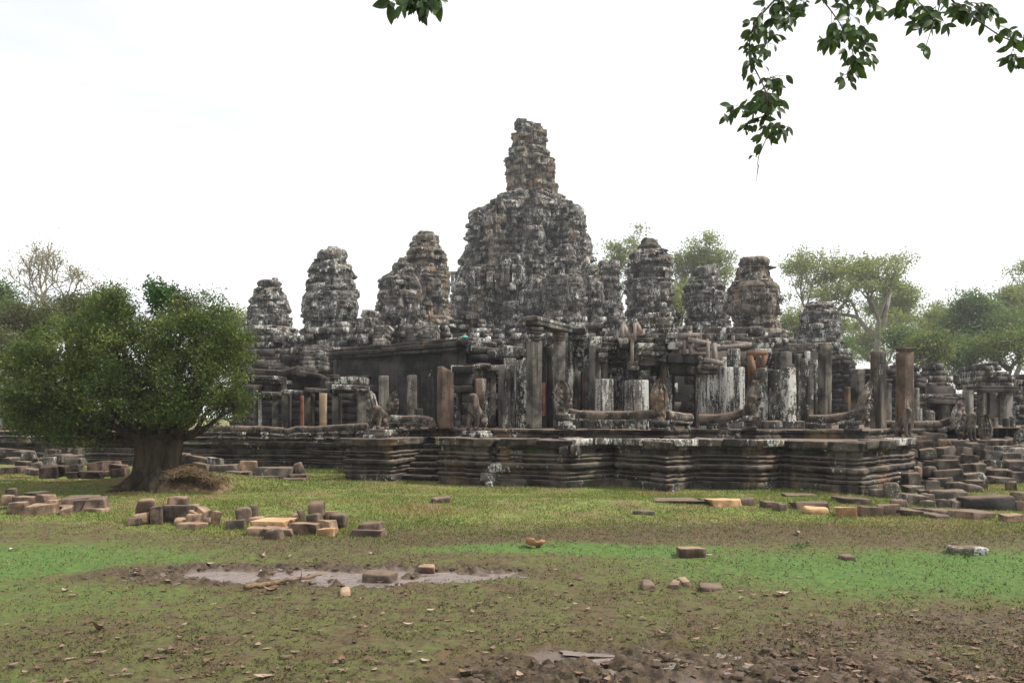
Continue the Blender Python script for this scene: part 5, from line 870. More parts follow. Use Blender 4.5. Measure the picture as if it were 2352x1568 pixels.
# rubble at the right: broken stair of tumbled blocks
def q3(zx0, zy0, zx1, zy1): return (1808 + zx0 * .2315, 907.4 + zy0 * .2315, 1808 + zx1 * .2315, 907.4 + zy1 * .2315)
PR = 'tumbled blocks right of the terrace corner'
RR = [(540, 1005, 860, 1085, D, 'long dark beam lying in grass at the wall corner'), (735, 1100, 940, 1205, D, 'dark block pair at the left end of the front row'), (930, 1085, 1180, 1200, D, 'brown slab behind the dark pair in the front row'), (1050, 1100, 1400, 1200, D, 'long low dark slab in the front row'), (1345, 1150, 1620, 1225, R, 'flat lens shaped stone before the front row'), (1380, 1115, 1690, 1200, D, 'long dark slab behind the lens shaped stone'), (1690, 1135, 2170, 1230, D, 'very long dark beam right in the front row'), (2190, 1175, 2380, 1260, B, 'pale pinkish slab at the lower right edge'), (1810, 985, 2310, 1140, ST_DARK, 'huge black half round carved pediment stone'), (2260, 950, 2400, 1050, D, 'dark block at the right edge above the pediment stone'), (2310, 1040, 2420, 1150, D, 'upright dark block closing the right edge'), (1355, 1040, 1500, 1115, R, 'left one of three small square blocks in a row'), (1500, 1030, 1640, 1115, R, 'middle one of three small square blocks in a row'), (1640, 1030, 1810, 1118, R, 'right one of three small square blocks in a row'), (1040, 1025, 1220, 1110, D, 'round topped brown stone between beam and row'), (1400, 935, 1810, 1035, R, 'broad domed lichened stone above the three square blocks'), (1750, 885, 1960, 1000, R, 'flat topped grey block right of the domed stone'), (1585, 860, 1775, 950, R, 'flat topped block left of its twin behind the domed stone'), (1190, 765, 1370, 900, R, 'large square block topmost on the front heap'), (1180, 895, 1400, 990, R, 'block under the large square one'), (990, 870, 1120, 1030, R, 'upright rounded block at the left of the front heap'), (865, 925, 990, 1020, R, 'square block at the left foot of the front heap'), (930, 882, 992, 930, O, 'small orange cube on the square block'), (810, 955, 865, 1010, D, 'small stone squeezed against the plinth'), (1130, 980, 1380, 1090, R, 'wide low block in the middle of the front heap'), (1350, 960, 1480, 1040, R, 'dark block joining the heap and the domed stone'), (1380, 845, 1520, 960, R, 'mossy upright block behind the front heap'), (1440, 810, 1640, 885, R, 'flat block on the earth slope'),
    (1490, 735, 1780, 835, R, 'long block of the third broken step'), (1720, 680, 1850, 760, R, 'end block of the third broken step'), (1770, 770, 1990, 850, R, 'bottom block of the moulded stack'), (1850, 675, 1980, 765, R, 'second block of the moulded stack from below'), (1515, 635, 1740, 725, R, 'long block of the second broken step'), (1740, 595, 1930, 670, R, 'moulded block beside the second broken step'), (1560, 590, 1780, 650, R, 'flat block between the broken steps'), (1490, 515, 1700, 595, R, 'left block of the top broken step'), (1690, 520, 1850, 590, R, 'right block of the top broken step'), (1320, 530, 1500, 610, R, 'white edged block left of the top broken step'), (1100, 520, 1310, 590, D, 'dark long block beside the terrace corner top'), (1080, 590, 1290, 660, B, 'reddish brown block under the dark long block'), (1240, 650, 1360, 720, R, 'square block in the reddish break'), (1365, 645, 1505, 720, R, 'second square block in the reddish break'), (1250, 705, 1350, 790, B, 'earth red block low in the break'), (1365, 705, 1500, 785, R, 'rounded block low in the break'), (760, 445, 950, 500, D, 'flat cap block on the corner of the terrace'), (900, 490, 1080, 590, D, 'overhanging cap block right of the terrace corner'), (950, 445, 1120, 500, D, 'cap block left of the long cap stones'), (1120, 465, 1240, 520, R, 'short cap block left of the long cap stone'), (1240, 450, 1500, 520, D, 'long cap block in the top row'), (1500, 440, 1640, 500, D, 'dark rounded cap block in the top row'), (1640, 450, 1800, 505, R, 'flat cap block below the square headed lion'), (1800, 470, 1960, 540, R, 'lichened cap block right of the lion'), (730, 345, 950, 440, D, 'brown fallen block lying below the orange faced pillar'), (935, 400, 1080, 440, D, 'flat slab under the small weathered lion'), (1230, 400, 1390, 450, D, 'slab right of the small weathered lion'), (1350, 375, 1640, 440, R, 'long carved base stone before the naga rail'), (1780, 840, 2010, 920, R, 'lowest long block right of the heap'), (1930, 555, 2160, 640, R, 'top block of the far right stepped wall'), (1960, 640, 2180, 720, R, 'second block of the far right stepped wall'), (2020, 730, 2230, 800, R, 'third block of the far right stepped wall'), (2040, 805, 2260, 860, R, 'lowest block of the far right stepped wall'), (2150, 570, 2352, 650, R, 'block at the far right edge, upper row'), (2200, 650, 2400, 740, R, 'block at the far right edge, middle row'), (2230, 760, 2420, 840, R, 'block at the far right edge, lower row'), (2195, 860, 2310, 940, D, 'dark square block alone on the grass at the right edge'), (1900, 500, 2060, 560, R, 'small block on top of the far right wall'), (2080, 500, 2230, 560, R, 'rough block under the leaning hood'), (2240, 520, 2400, 580, ST_WHITE, 'white lichened block at the right edge')]
for a in RR:
    x0, y0, x1, y1 = q3(*a[:4]); ym = y1
    d = G((x0 + x1) / 2, ym).y if ym > 1140 else np.interp(ym, [1000, 1025, 1060, 1100, 1140], [30.2, 29.6, 28.6, 27.2, 24.8]); 
    if x0 > 2245 and ym < 1120: d += 1.2
    block(x0, y0, x1, y1, a[4], a[5], d=d, group=PR, dep=None if x1 - x0 < 60 else .8, tilt=(0, rng.normal(0, .05)), rnd='ound' in a[5] and 'half' not in a[5] or 'domed' in a[5] or 'lens' in a[5], r=.35 if 'half round' in a[5] else None)
m = MB(); n = 160; c0 = np.array([W(2120 + 260 * rng.random(), 0, 1) for _ in range(n)]); px = rng.uniform(2085, 2480, n); d = rng.uniform(29, 33, n)
C = np.stack([Xp(px, d), d, (d - 27.6) * .27 * rng.uniform(.6, 1, n)], -1); m.boxes(C, rng.uniform(.3, .7, (n, 3)) * [1.2, 1, .6], rz=rng.uniform(-.6, .6, n), jit=.04); o = tag(m.build('rubble_core', ST_RUB, org=(Xp(2250, 31), 31, 0)), 'mass of small broken rubble filling the slope behind the tumbled blocks', 'rubble', kind='stuff')
# stick, shard, dry roots
pts = [G(562, 1356), G(610, 1349), G(650, 1341), G(700, 1334), G(737, 1326)]; pts = np.array([p + Vector((0, 0, .05)) for p in pts]); u = np.linspace(0, 4, 25); Q = np.stack([np.interp(u, range(5), pts[:, k]) for k in range(3)], -1); Q += rng.normal(0, .006, Q.shape)
m = MB(); m.tube(Q, np.linspace(.042, .018, 25), 8); q = G(688, 1336); m.tube([q, q + Vector((.03, 0, .1)), q + Vector((.02, .03, .2))], [.012, .009, .004], 5); tag(m.build('stick', plain('dead_stick', (.10, .065, .04), (.22, .15, .095), 12), org=tuple(G(650, 1341))), 'long dead brown stick lying below the puddle', 'stick', kind='thing')
m = MB(); c = G(1228, 1256); th = np.linspace(0, 5.2, 26)[None]; pr = np.array([(.05, 0), (.12, .02), (.17, .08), (.185, .13), (.17, .13), (.155, .085), (.11, .035), (.05, .015)]); P = np.stack([pr[:, 0:1] * np.cos(th), pr[:, 0:1] * np.sin(th), pr[:, 1:2] * (1 - .35 * (np.sin(th * 3) > .6))], -1); m.grid(P @ rot3(.25, .1, 2.2).T + np.array(c) + [0, 0, .02]); tag(m.build('pot_shard', CLAY, org=tuple(c)), 'broken terracotta pot lying on the green algae', 'pot', kind='thing')
# ---------------------------------------------------------------- vegetation
def leaves(mb, C, s, asp=.5, up=.0, a=None, seed=0):
    """diamond leaves with a fold: 4 corners, two triangles"""
    r = np.random.default_rng(seed); n = len(C); s = np.broadcast_to(np.asarray(s, float), (n,))[:, None]
    D = r.normal(0, 1, (n, 3)); D[:, 2] -= up; D /= np.linalg.norm(D, axis=1, keepdims=True); N = r.normal(0, 1, (n, 3)); N[:, 2] += .9
    S = np.cross(D, N); S /= np.linalg.norm(S, axis=1, keepdims=True) + 1e-9; Nn = np.cross(S, D)
    V = np.stack([C - D * s * .5, C + S * s * asp * .5 + Nn * s * .07, C + D * s * .5, C - S * s * asp * .5 + Nn * s * .07], 1).reshape(-1, 3)
    b = np.arange(n)[:, None] * 4; return mb.add(V, np.concatenate([b + [[0, 1, 2]], b + [[0, 2, 3]]], 1).reshape(-1, 3), np.repeat(np.broadcast_to(a if a is not None else r.random(n), (n,)), 2))
GREEN = leafm('dark_green_leaves', [(.018, .036, .010), (.066, .105, .021), (.155, .185, .038), (.36, .33, .09)], .42)
DRAB = leafm('olive_brown_leaves', [(.05, .06, .022), (.09, .10, .035), (.16, .12, .05)], .35)
PALE = leafm('pale_yellow_green_leaves', [(.16, .19, .06), (.28, .31, .10), (.40, .38, .15)], .55)
MIDG = leafm('mid_green_leaves', [(.06, .10, .034), (.11, .17, .055), (.20, .24, .08)], .5)
VINE = leafm('vine_leaves', [(.020, .060, .014), (.045, .115, .024)], .35)
SPARSE = leafm('dry_sparse_leaves', [(.17, .15, .075), (.27, .24, .14), (.33, .26, .13)], .4)
# the broad tree at the left: trunk, limbs, crown of clumps
g0 = G(335, 1106); DT = g0.y + .3; T = thing('broad_tree', 'huge bushy dark green tree with a short thick trunk left of the temple', 'tree', tuple(g0))
m = MB(); base = np.array([g0.x, DT + .5, g0.z]); r_ = np.random.default_rng(5)
n, k = 26, 44; t = np.linspace(0, 1, n)[:, None]; th = np.linspace(0, 2 * np.pi, k, endpoint=False)[None]
rad = .80 * (.62 + .55 * np.exp(-t * 5) + .25 * t ** 2) * (1 + .16 * np.cos(th * 5 + t * 2) + .10 * np.cos(th * 9 - t * 3)); P = np.stack([rad * np.cos(th) * 1.12 + .10 * t, rad * np.sin(th) * .85, t * 1.9 - .15 + 0 * th], -1)
P += (np.stack([fbm(P * np.array([2.5, 2.5, 1.]) + q, q) - .5 for q in (1, 2, 3)], -1)) * .28; m.grid(P + base, wrap=True, flip=True)
for q in range(9):
    a = q * .7 + r_.normal(0, .2); L = r_.uniform(1.0, 1.9); pp = [base + np.array([.5 * math.cos(a), .4 * math.sin(a), .45]), base + np.array([1.0 * math.cos(a), .8 * math.sin(a), .10]), base + np.array([L * math.cos(a), L * .8 * math.sin(a), -.08])]; m.tube(pp, [.24, .16, .05], 8)
m.build('trunk', BARK, T, smooth=True)
lobes = [(80, 880, 80, 95), (160, 805, 85, 72), (240, 742, 75, 58), (300, 815, 115, 88), (395, 772, 80, 64), (478, 800, 82, 82), (505, 880, 54, 80), (430, 880, 90, 78), (255, 905, 110, 70), (100, 965, 76, 46), (190, 985, 85, 34), (380, 945, 80, 40), (475, 945, 70, 34), (60, 835, 55, 55), (330, 900, 100, 70), (268, 702, 40, 36), (505, 805, 46, 56), (140, 900, 80, 80), (50, 930, 45, 60), (530, 935, 34, 40), (440, 720, 70, 45)]
m = MB(); m2 = MB(); tips = []
for i, (cx, cy, rx, ry) in enumerate(lobes):
    lt = r_.uniform(-.04, .14)
    for lay in range(3):
        dd = DT + .5 + (-1.5 + 1.6 * lay) * (1 - .35 * abs(cx - 300) / 300) + r_.normal(0, .25); c = np.array(W(cx + r_.normal(0, 12), cy + r_.normal(0, 8), dd)); a, b, e = rx / F * dd, max(rx, ry) / F * dd * .75, ry / F * dd
        nc = int(26 + a * e * 24); u = r_.normal(0, 1, (nc, 3)); u /= np.linalg.norm(u, axis=1, keepdims=True); rr = r_.uniform(.5, 1.0, nc)[:, None] * (1 + .16 * (r_.random((nc, 1)) < .1)); Q = c + u * rr * [a, b, e]
        if lay == 0 or r_.random() < .6: tips.append(c)
        for q in Q:
            if fbm((q * .85)[None], 77)[0] > .575: continue
            nl = int(r_.integers(40, 85)); sg = r_.uniform(.08, .19); Lc = q + r_.normal(0, 1, (nl, 3)) * [sg * 1.25, sg * 1.2, sg * .8]
            tone = .42 * r_.random() + .06 + .28 * (r_.random() < .12) + lt; leaves(m, Lc, r_.uniform(.06, .115, nl), .52, .2, np.clip(tone + r_.normal(0, .14, nl) + .35 * (r_.random(nl) < .03), 0, 1), int(r_.integers(1e9)))
        for q in Q[:: 5]:
            v = (q - c) * r_.uniform(.15, .4) + r_.normal(0, .06, 3); m2.tube([c + (q - c) * .5, q, q + v], [.014, .008, .003], 4, cap=False)
cr = m.build('crown', GREEN, T)
for c in tips:
    s0 = base + np.array([(c[0] - base[0]) * .10, 0, 1.5]); mid = s0 + (c - s0) * .5 + np.array([0, 0, -.25]); m2.tube([s0, s0 + (mid - s0) * .5 + r_.normal(0, .08, 3), mid, (mid + c) / 2 + r_.normal(0, .12, 3), c], [.15, .11, .08, .055, .025], 6, cap=False)
m2.build('limbs', BARK, T)
m = MB(); m2 = MB()     # creeper column growing out of the crown top and thin shoots
for (cx, cy, sx_, sy_, nn) in ((360, 668, 20, 16, 26), (378, 690, 22, 20, 34), (362, 700, 18, 22, 24), (396, 672, 10, 12, 10), (405, 690, 12, 12, 12), (425, 700, 16, 14, 14), (345, 660, 10, 8, 8)):
    for _ in range(nn): c = np.array(W(cx + r_.normal(0, sx_ * .55), cy + r_.normal(0, sy_ * .6), DT + r_.normal(.6, .3))); L = c + r_.normal(0, .10, (22, 3)) * [1, 1, 1.3]; leaves(m, L, r_.uniform(.07, .13, 22), .6, .6, None, int(r_.integers(1e9)))
m.build('creeper', VINE, T)
for _ in range(110):
    x = r_.uniform(400, 560); y = 742 - 60 * math.exp(-((x - 420) / 45) ** 2) + r_.uniform(-2, 40) + max(0, x - 500) * .5; p = np.array(W(x, y, DT + r_.uniform(-.5, 1.2))); h = r_.uniform(.25, .75); p2 = p + [r_.normal(0, .16), 0, h * .6]; p3 = p2 + [r_.normal(.05, .14), 0, h * .4]
    m2.tube([p - [0, 0, .4], p, p2, p3], [.012, .01, .007, .003], 4, cap=False); nl = 12; tq = r_.random(nl)[:, None]; leaves(m, p + (p3 - p) * tq + r_.normal(0, .06, (nl, 3)), .055, .5, 0, None, int(r_.integers(1e9)))
p = np.array(W(510, 720, DT)); m2.tube([p, p + [.02, 0, .4], p + [-.02, 0, .75]], [.012, .01, .006], 4)
m2.build('thin_shoots', TWIG, T); mm = MB()
for _ in range(230):
    x = r_.uniform(400, 570); y = 748 - 50 * math.exp(-((x - 425) / 40) ** 2) + r_.uniform(-12, 60); p = np.array(W(x, y, DT + r_.uniform(-.3, 1.0))); leaves(mm, p + r_.normal(0, .14, (9, 3)), .06, .5, 0, None, int(r_.integers(1e9)))
mm.build('sparse_foliage', DRAB, T)
# mat of dry roots and cut grass heaped at the trunk foot
m = MB()
for _ in range(1500):
    u = r_.random(); x = 385 + 125 * u + r_.normal(0, 10); y = 1104 - 20 * math.sin(min(1, u * 1.15 + .1) * 3.1) + r_.normal(0, 5); d = DT - .2 + r_.normal(.1, .35); p = np.array(W(x, y, d)); p[2] = max(p[2], gz1(p[0], p[1]) + .02); v = r_.normal(0, .15, 3) * [1, 1, .5]; v = v * .7; m.tube([p - v, p + [0, 0, .03], p + v], .008, 3, cap=False)
sc_ = m.build('dry_root_mat', STRAW, T)
m = MB(); xs_ = np.linspace(-1, 1, 60); P = np.zeros((60, 40, 3)); mc = W(440, 1100, DT)
for i_, u in enumerate(xs_):
    for j_, v in enumerate(np.linspace(-1, 1, 40)):
        x_, y_ = mc.x + u * 1.15, DT + .25 + v * .75; P[i_, j_] = (x_, y_, gz1(x_, y_) - .05 + .36 * max(0, 1 - u * u) ** .7 * max(0, 1 - v * v) ** .6 * (1 - .35 * u))
P[..., 2] += (fbm(P * 4.5, 3, 4) - .5) * .34; m.grid(P); m.build('root_mound', STRAW, T)
# general tree: branching skeleton scaled to its place in the photo, leaf clumps at the tips
def tree(label, cx, ytop, wpx, ybase, d, leaf, bark, seed, nl=60, ls=.35, lv=4, fork=.45, clump=1.2, flat=.55, trunk=.45, lean=0, group='trees behind the temple', spread=.75, dens_=1., name='tree', splits=(2, 4)):
    r = np.random.default_rng(seed); segs = []; tips = []
    def br(p, dr, L, R, k):
        pts = [p]
        for i in range(4): dr = dr + r.normal(0, .16, 3) + [0, 0, .05]; dr /= np.linalg.norm(dr); pts.append(pts[-1] + dr * L / 4)
        segs.append((np.array(pts), np.linspace(R, R * .62, 5)))
        if k == 0: tips.append(pts[-1]); tips.append(pts[2]); return
        if k <= 2: tips.append(pts[3]) if r.random() < .5 else None
        n = int(r.integers(*splits)) + (k == lv)
        ph = r.random() * 6.28
        for j in range(n):
            a = ph + j * 2 * math.pi / n + r.normal(0, .3); side = np.array([math.cos(a), math.sin(a), 0]); nd = dr * (1 - spread * .5) + side * spread * r.uniform(.6, 1.2) + [0, 0, .25]; br(pts[-1], nd / np.linalg.norm(nd), L * r.uniform(.62, .9), R * (.75 if j == 0 else .55), k - 1)
        if k > 1 and r.random() < .5: a = r.random() * 6.28; nd = np.array([math.cos(a), math.sin(a), .3]); br(pts[2], nd / np.linalg.norm(nd), L * .6, R * .4, k - 2)
    H = (ybase - ytop) / F * d; br(np.array([0, 0, 0.]), np.array([lean, 0, 1.]), fork, .03, lv)
    A = np.array(tips); x0, x1 = A[:, 0].min(), A[:, 0].max(); zt = A[:, 2].max(); sx_ = max(.5, wpx / F * d - clump * 1.2) / (x1 - x0); sz = (H - clump * .4) / zt; zb = Zp(ybase, d)
    off = np.array([Xp(cx, d) - (x0 + x1) / 2 * sx_, d, zb]); tf = lambda q: q * [sx_, sx_, sz] + off
    t = thing(name, label, 'tree', (off[0], d, 0 if zb < 1 else zb), group); m = MB(); m2 = MB()
    for pts, R in segs: m2.tube(tf(pts), np.maximum(R / .03 * trunk, .035), 7, cap=False)
    if zb > .3: m2.tube([tf(np.zeros(3)) - [0, 0, zb], tf(np.zeros(3))], [trunk * 1.25, trunk], 9, cap=False)
    for q in tips:
        c = tf(q); tone = r.uniform(.1, .8); n = int(nl * r.uniform(.5, 1.4) * dens_); s_ = clump * r.uniform(.6, 1.2)
        leaves(m, c + r.normal(0, .5, (n, 3)) * [s_, s_, s_ * flat], ls * r.uniform(.6, 1.3, n), .6, 0, np.clip(tone + r.normal(0, .2, n), 0, 1), int(r.integers(1e9)))
    m2.build('trunk', bark, t); m.build('crown', leaf, t); return t
tree('airy pale tree showing just right of the central mass', 1425, 522, 140, 830, 140, PALE, GBARK, 101, nl=24, ls=.40, clump=1.55, flat=.5, lv=5)
tree('wide pale tree between the dark tower and the flat capped tower', 1600, 526, 190, 840, 140, PALE, GBARK, 102, nl=24, ls=.40, clump=1.55, flat=.5, lv=5)
tree('spreading pale tree just right of the flat capped tower with bare lower limbs', 1855, 574, 160, 840, 135, PALE, GBARK, 103, nl=24, ls=.40, clump=1.55, flat=.5, lv=5)
tree('tallest umbrella crowned tree with straight pale trunk on the right', 1995, 560, 290, 860, 125, PALE, GBARK, 144, nl=30, ls=.40, clump=1.55, flat=.5, lv=5, fork=.9, trunk=.75)
tree('yellowish tree filling the gap right of the straight pale trunk', 2085, 630, 170, 880, 130, PALE, GBARK, 105, nl=24, ls=.40, clump=1.55, flat=.5, lv=5)
tree('green tree with layered horizontal limbs before the right edge', 2235, 660, 160, 890, 120, MIDG, BARK, 106, nl=110, ls=.36, clump=2.3, flat=.45, lv=4)
tree('tall pale tree cut by the right picture edge', 2350, 592, 170, 880, 130, PALE, GBARK, 107, nl=24, ls=.40, clump=1.55, flat=.5, lv=5)
tree('dark dense green tree low at the right edge', 2320, 752, 170, 905, 95, GREEN, BARK, 108, nl=160, ls=.30, clump=2.0, flat=.8, lv=3)
tree('bushy mid green tree behind the doorway building', 2210, 775, 150, 915, 98, MIDG, BARK, 109, nl=150, ls=.30, clump=1.9, flat=.8, lv=3)
tree('olive tree low behind the two tall right pillars', 2075, 745, 120, 900, 105, MIDG, BARK, 110, nl=120, ls=.32, clump=2.0, flat=.7, lv=3)
tree('small green tree behind the dark mossy pillar', 1925, 772, 60, 900, 100, MIDG, BARK, 111, nl=110, ls=.30, clump=1.7, flat=.7, lv=3)
tree('low yellow green tree between the two right hand towers', 1825, 700, 100, 880, 115, PALE, BARK, 112, nl=100, ls=.32, clump=1.9, flat=.7, lv=3)
tree('dark bush like tree behind the small turret stub on the right', 2140, 760, 110, 905, 92, GREEN, BARK, 113, nl=130, ls=.28, clump=1.7, flat=.8, lv=3)
tree('pale tree glimpsed between the dark tower and the squat tower', 1560, 640, 90, 860, 120, PALE, BARK, 114, nl=90, ls=.34, clump=1.9, flat=.6, lv=3)
tree('broad pale tree continuing the belt behind the tall orange faced pillar', 2050, 680, 200, 900, 145, PALE, GBARK, 131, nl=24, ls=.40, clump=1.55, flat=.5, lv=5)
tree('feathery pale tree closing the gap before the layered tree', 2160, 690, 130, 900, 140, PALE, GBARK, 132, nl=24, ls=.40, clump=1.55, flat=.5, lv=5)
tree('pale tree behind the blackened farthest right tower', 1890, 710, 130, 880, 145, PALE, GBARK, 133, nl=24, ls=.40, clump=1.55, flat=.5, lv=5)
tree('pale tree behind the dark right edge tree', 2300, 700, 150, 900, 118, MIDG, GBARK, 134, nl=100, ls=.36, clump=2.1, flat=.6, lv=4)
LG = 'trees at the left edge'
tree('nearly leafless pale tree rising highest above the left trees', 125, 538, 225, 800, 75, SPARSE, GBARK, 121, nl=11, ls=.16, clump=1.1, flat=.7, lv=5, fork=.42, trunk=.22, group=LG, spread=.62)
tree('green tree cut by the left picture edge', 0, 640, 120, 900, 62, MIDG, BARK, 122, nl=120, ls=.19, clump=1.2, flat=.8, lv=4, group=LG)
tree('brownish thin tree behind the left side of the broad tree', 75, 690, 170, 900, 55, DRAB, BARK, 123, nl=110, ls=.16, clump=1.0, flat=.8, lv=4, group=LG)
tree('olive tree standing between the bare tree and the broad tree', 165, 672, 130, 900, 60, DRAB, BARK, 124, nl=90, ls=.17, clump=1.0, flat=.8, lv=4, group=LG)
tree('rusty leaved low tree at the left edge', 20, 760, 130, 920, 50, DRAB, BARK, 125, nl=130, ls=.15, clump=1.0, flat=.8, lv=4, group=LG)
tree('dark topped tree just behind the crown of the broad tree', 265, 662, 90, 900, 45, DRAB, BARK, 126, nl=100, ls=.13, clump=.8, flat=.8, lv=4, group=LG)
tree('pale green tree touching the farthest left tower', 545, 702, 70, 900, 105, PALE, BARK, 127, nl=90, ls=.3, clump=1.7, flat=.7, lv=3, group=LG)
# twigs hanging into the frame from a tree overhead
HANG = leafm('glossy_hanging_leaves', [(.016, .038, .010), (.034, .070, .014), (.05, .095, .02)], .30, .4)
def leafshape(mb, c, dr, nr, L, Wd, a):
    t = np.array([0, .12, .3, .5, .7, .88, 1.]); w = Wd * np.array([.05, .55, .92, 1., .82, .42, 0.]) / 2; dr = dr / np.linalg.norm(dr); s_ = np.cross(dr, nr); s_ /= np.linalg.norm(s_) + 1e-9; n = np.cross(s_, dr)
    mid = c + dr * (t * L)[:, None] - n * (L * .12 * t ** 2)[:, None]; P = np.stack([mid + s_ * w[:, None] + n * (w * .25)[:, None], mid, mid - s_ * w[:, None] + n * (w * .25)[:, None]], 1); mb.grid(P, a)
def hang(label, stems, d, seed, per=.085, lsz=28, group='branches hanging in from above'):
    r = np.random.default_rng(seed); m = MB(); m2 = MB(); t = thing('hanging_branch', label, 'branch', W(*stems[0][0][0], d), group)
    for st, th, den in stems:
        P = np.array([W(x, y, d + .15 * math.sin(i * 1.7)) for i, (x, y) in enumerate(st)]); nn = max(8, len(P) * 8); u = np.linspace(0, len(P) - 1, nn); Q = np.stack([np.interp(u, range(len(P)), P[:, k]) for k in range(3)], -1)
        for _ in range(3): Q[1:-1] = (Q[:-2] + Q[1:-1] * 2 + Q[2:]) / 4
        px = d / F; m2.tube(Q, np.linspace(th, th * .45, nn) * px, 6); L = np.linalg.norm(np.diff(Q, axis=0), axis=1).sum(); k = int(L / px * den * .52)
        for i in range(k):
            f = r.random() * (nn - 2); q = Q[int(f)] + (Q[int(f) + 1] - Q[int(f)]) * (f % 1); T_ = Q[int(f) + 1] - Q[int(f)]; T_ /= np.linalg.norm(T_); a = r.random() * 6.28
            sd = np.array([math.cos(a), math.sin(a) * .8, r.normal(-.2, .5)]); tw = q + (sd / np.linalg.norm(sd) + T_ * .5) * px * r.uniform(6, 24); m2.tube([q, tw], [.7 * px, .5 * px], 4, cap=False)
            for j in range(r.integers(1, 4)):
                dr = sd * .5 + T_ * r.uniform(-.1, .8) + np.array([r.normal(0, .55), r.normal(0, .5), -.55 + r.normal(0, .35)]); nr = np.array([r.normal(0, .5), -1., r.normal(0, .5)])
                L_ = lsz * px * r.uniform(.6, 1.15); leafshape(m, tw, dr, nr, L_, L_ * r.uniform(.38, .52), r.random())
    m2.build('twig', TWIG, t); m.build('leaves', HANG, t); return t
hang('longest leafy branch, hanging lowest at the upper right in a curved string', [([(1800, -20), (1775, 5), (1748, 35), (1730, 62), (1722, 95), (1720, 125), (1726, 145)], 2.6, .16), ([(1790, -15), (1800, 20), (1812, 40), (1800, 60)], 1.4, .20), ([(1840, -20), (1846, 10), (1838, 25)], 1.2, .16), ([(1776, 10), (1770, 50), (1765, 90), (1762, 105)], 1.2, .20),
    ([(1726, 145), (1740, 170), (1755, 200), (1765, 235), (1770, 265), (1767, 300), (1755, 330), (1742, 360), (1740, 380)], 2.0, .085), ([(1750, 190), (1775, 175), (1790, 185)], 1.0, .20), ([(1760, 235), (1735, 235), (1700, 245), (1680, 255)], 1.0, .20), ([(1766, 262), (1725, 280), (1705, 285)], 1.0, .16), ([(1757, 210), (1775, 220), (1780, 240)], 1.0, .16), ([(1768, 290), (1790, 285), (1795, 300)], 1., .15), ([(1742, 380), (1739, 400), (1738, 416)], 1.4, .0)], 4.6, 201)
hang('middle leafy branch at the upper right pointing down beside the longest one', [([(1880, -10), (1905, 20), (1928, 52), (1945, 85), (1958, 118), (1963, 145)], 1.8, .09), ([(1925, -20), (1940, 10), (1955, 45), (1935, 60)], 1.2, .12), ([(1985, -20), (1995, 0), (2000, 18)], 1.0, .20), ([(1940, 70), (1905, 85), (1885, 95)], 1.2, .20), ([(1950, 60), (1975, 65), (1990, 70)], 1., .18), ([(1955, 105), (1980, 115), (1990, 125)], 1., .16), ([(1960, 140), (1950, 160), (1945, 180)], 1., .14)], 4.4, 202, lsz=31)
hang('leafy branch at the top right corner running out of the right edge', [([(2170, -20), (2190, 5), (2225, 32), (2260, 58), (2300, 85), (2360, 108)], 2.6, .045), ([(2070, -20), (2110, 5), (2130, 25), (2150, 40)], 1.6, .13), ([(2160, -20), (2157, 20), (2140, 65), (2122, 122)], 2.0, .03), ([(2150, 15), (2125, 40), (2120, 65)], 1., .16), ([(2185, 10), (2225, 25), (2265, 30)], 1.2, .17), ([(2205, 15), (2235, 5), (2250, 15), (2280, 40)], 1.2, .16), ([(2140, 30), (2160, 60)], 1., .2), ([(2318, 95), (2325, 70)], 1., .16), ([(2330, 105), (2322, 125), (2330, 150)], 1., .16), ([(2352, 80), (2349, 95)], 1., .2), ([(2080, -10), (2075, 15)], 1, .25)], 4.4, 203, lsz=31)
hang('small tuft of leaves hanging in at the top centre', [([(960, -30), (955, -10), (940, 5)], 1.2, .14), ([(962, -30), (975, -5), (985, 10)], 1.2, .16), ([(935, -30), (915, -5), (898, 6)], 1., .07), ([(980, -25), (1000, -5), (1012, 0)], 1., .12)], 4.2, 204, lsz=44)
# ---------------------------------------------------------------- grass, leaf litter, clods
def ground_z(x, y): return gz(x, y)
r = np.random.default_rng(77); GRASS = leafm('grass_blades', [(.065, .095, .022), (.14, .18, .042), (.22, .245, .065), (.30, .22, .10)], .3, .7)
n = 430000; y = 13.5 + 24 * r.random(n) ** 1.5; x = (r.random(n) * 2 - 1) * (.70 * y + 5); gm, se, al, mu, li, we, _ = zones(x, y)
k = (r.random(n) < gm * .95 + al * .05 + .10 * se) & (mu < .5) & (n2(x, y, 1.2, 31) + .25 * r.random(n) > .42); x, y, gm = x[k], y[k], gm[k]; n = len(x); tall = sst(.35, .7, n2(x, y, .5, 32))
z = gz(x, y) - .01; h = (.025 + .065 * tall * r.random(n) + .03 * r.random(n)) * (.5 + .5 * gm); a = r.random(n) * 6.28; w = .006 + .0005 * y; tx, ty = np.cos(a) * w, np.sin(a) * w; l = r.normal(0, .5, (n, 2)) * h[:, None]
V = np.stack([np.stack([x - tx, y - ty, z], -1), np.stack([x + tx, y + ty, z], -1), np.stack([x + l[:, 0], y + l[:, 1], z + h], -1)], 1).reshape(-1, 3); m = MB(); dry = n2(x, y, .7, 33); m.add(V, np.arange(3 * n).reshape(-1, 3), np.clip(.15 + .5 * r.random(n) + .8 * np.clip(dry - .47, 0, 1) * 4 * (r.random(n) < .75), 0, 1)); tag(m.build('grass', GRASS), kind='stuff')
SEDGE = leafm('low_marsh_plants', [(.03, .045, .018), (.05, .075, .025), (.12, .07, .035)], .25, .7)
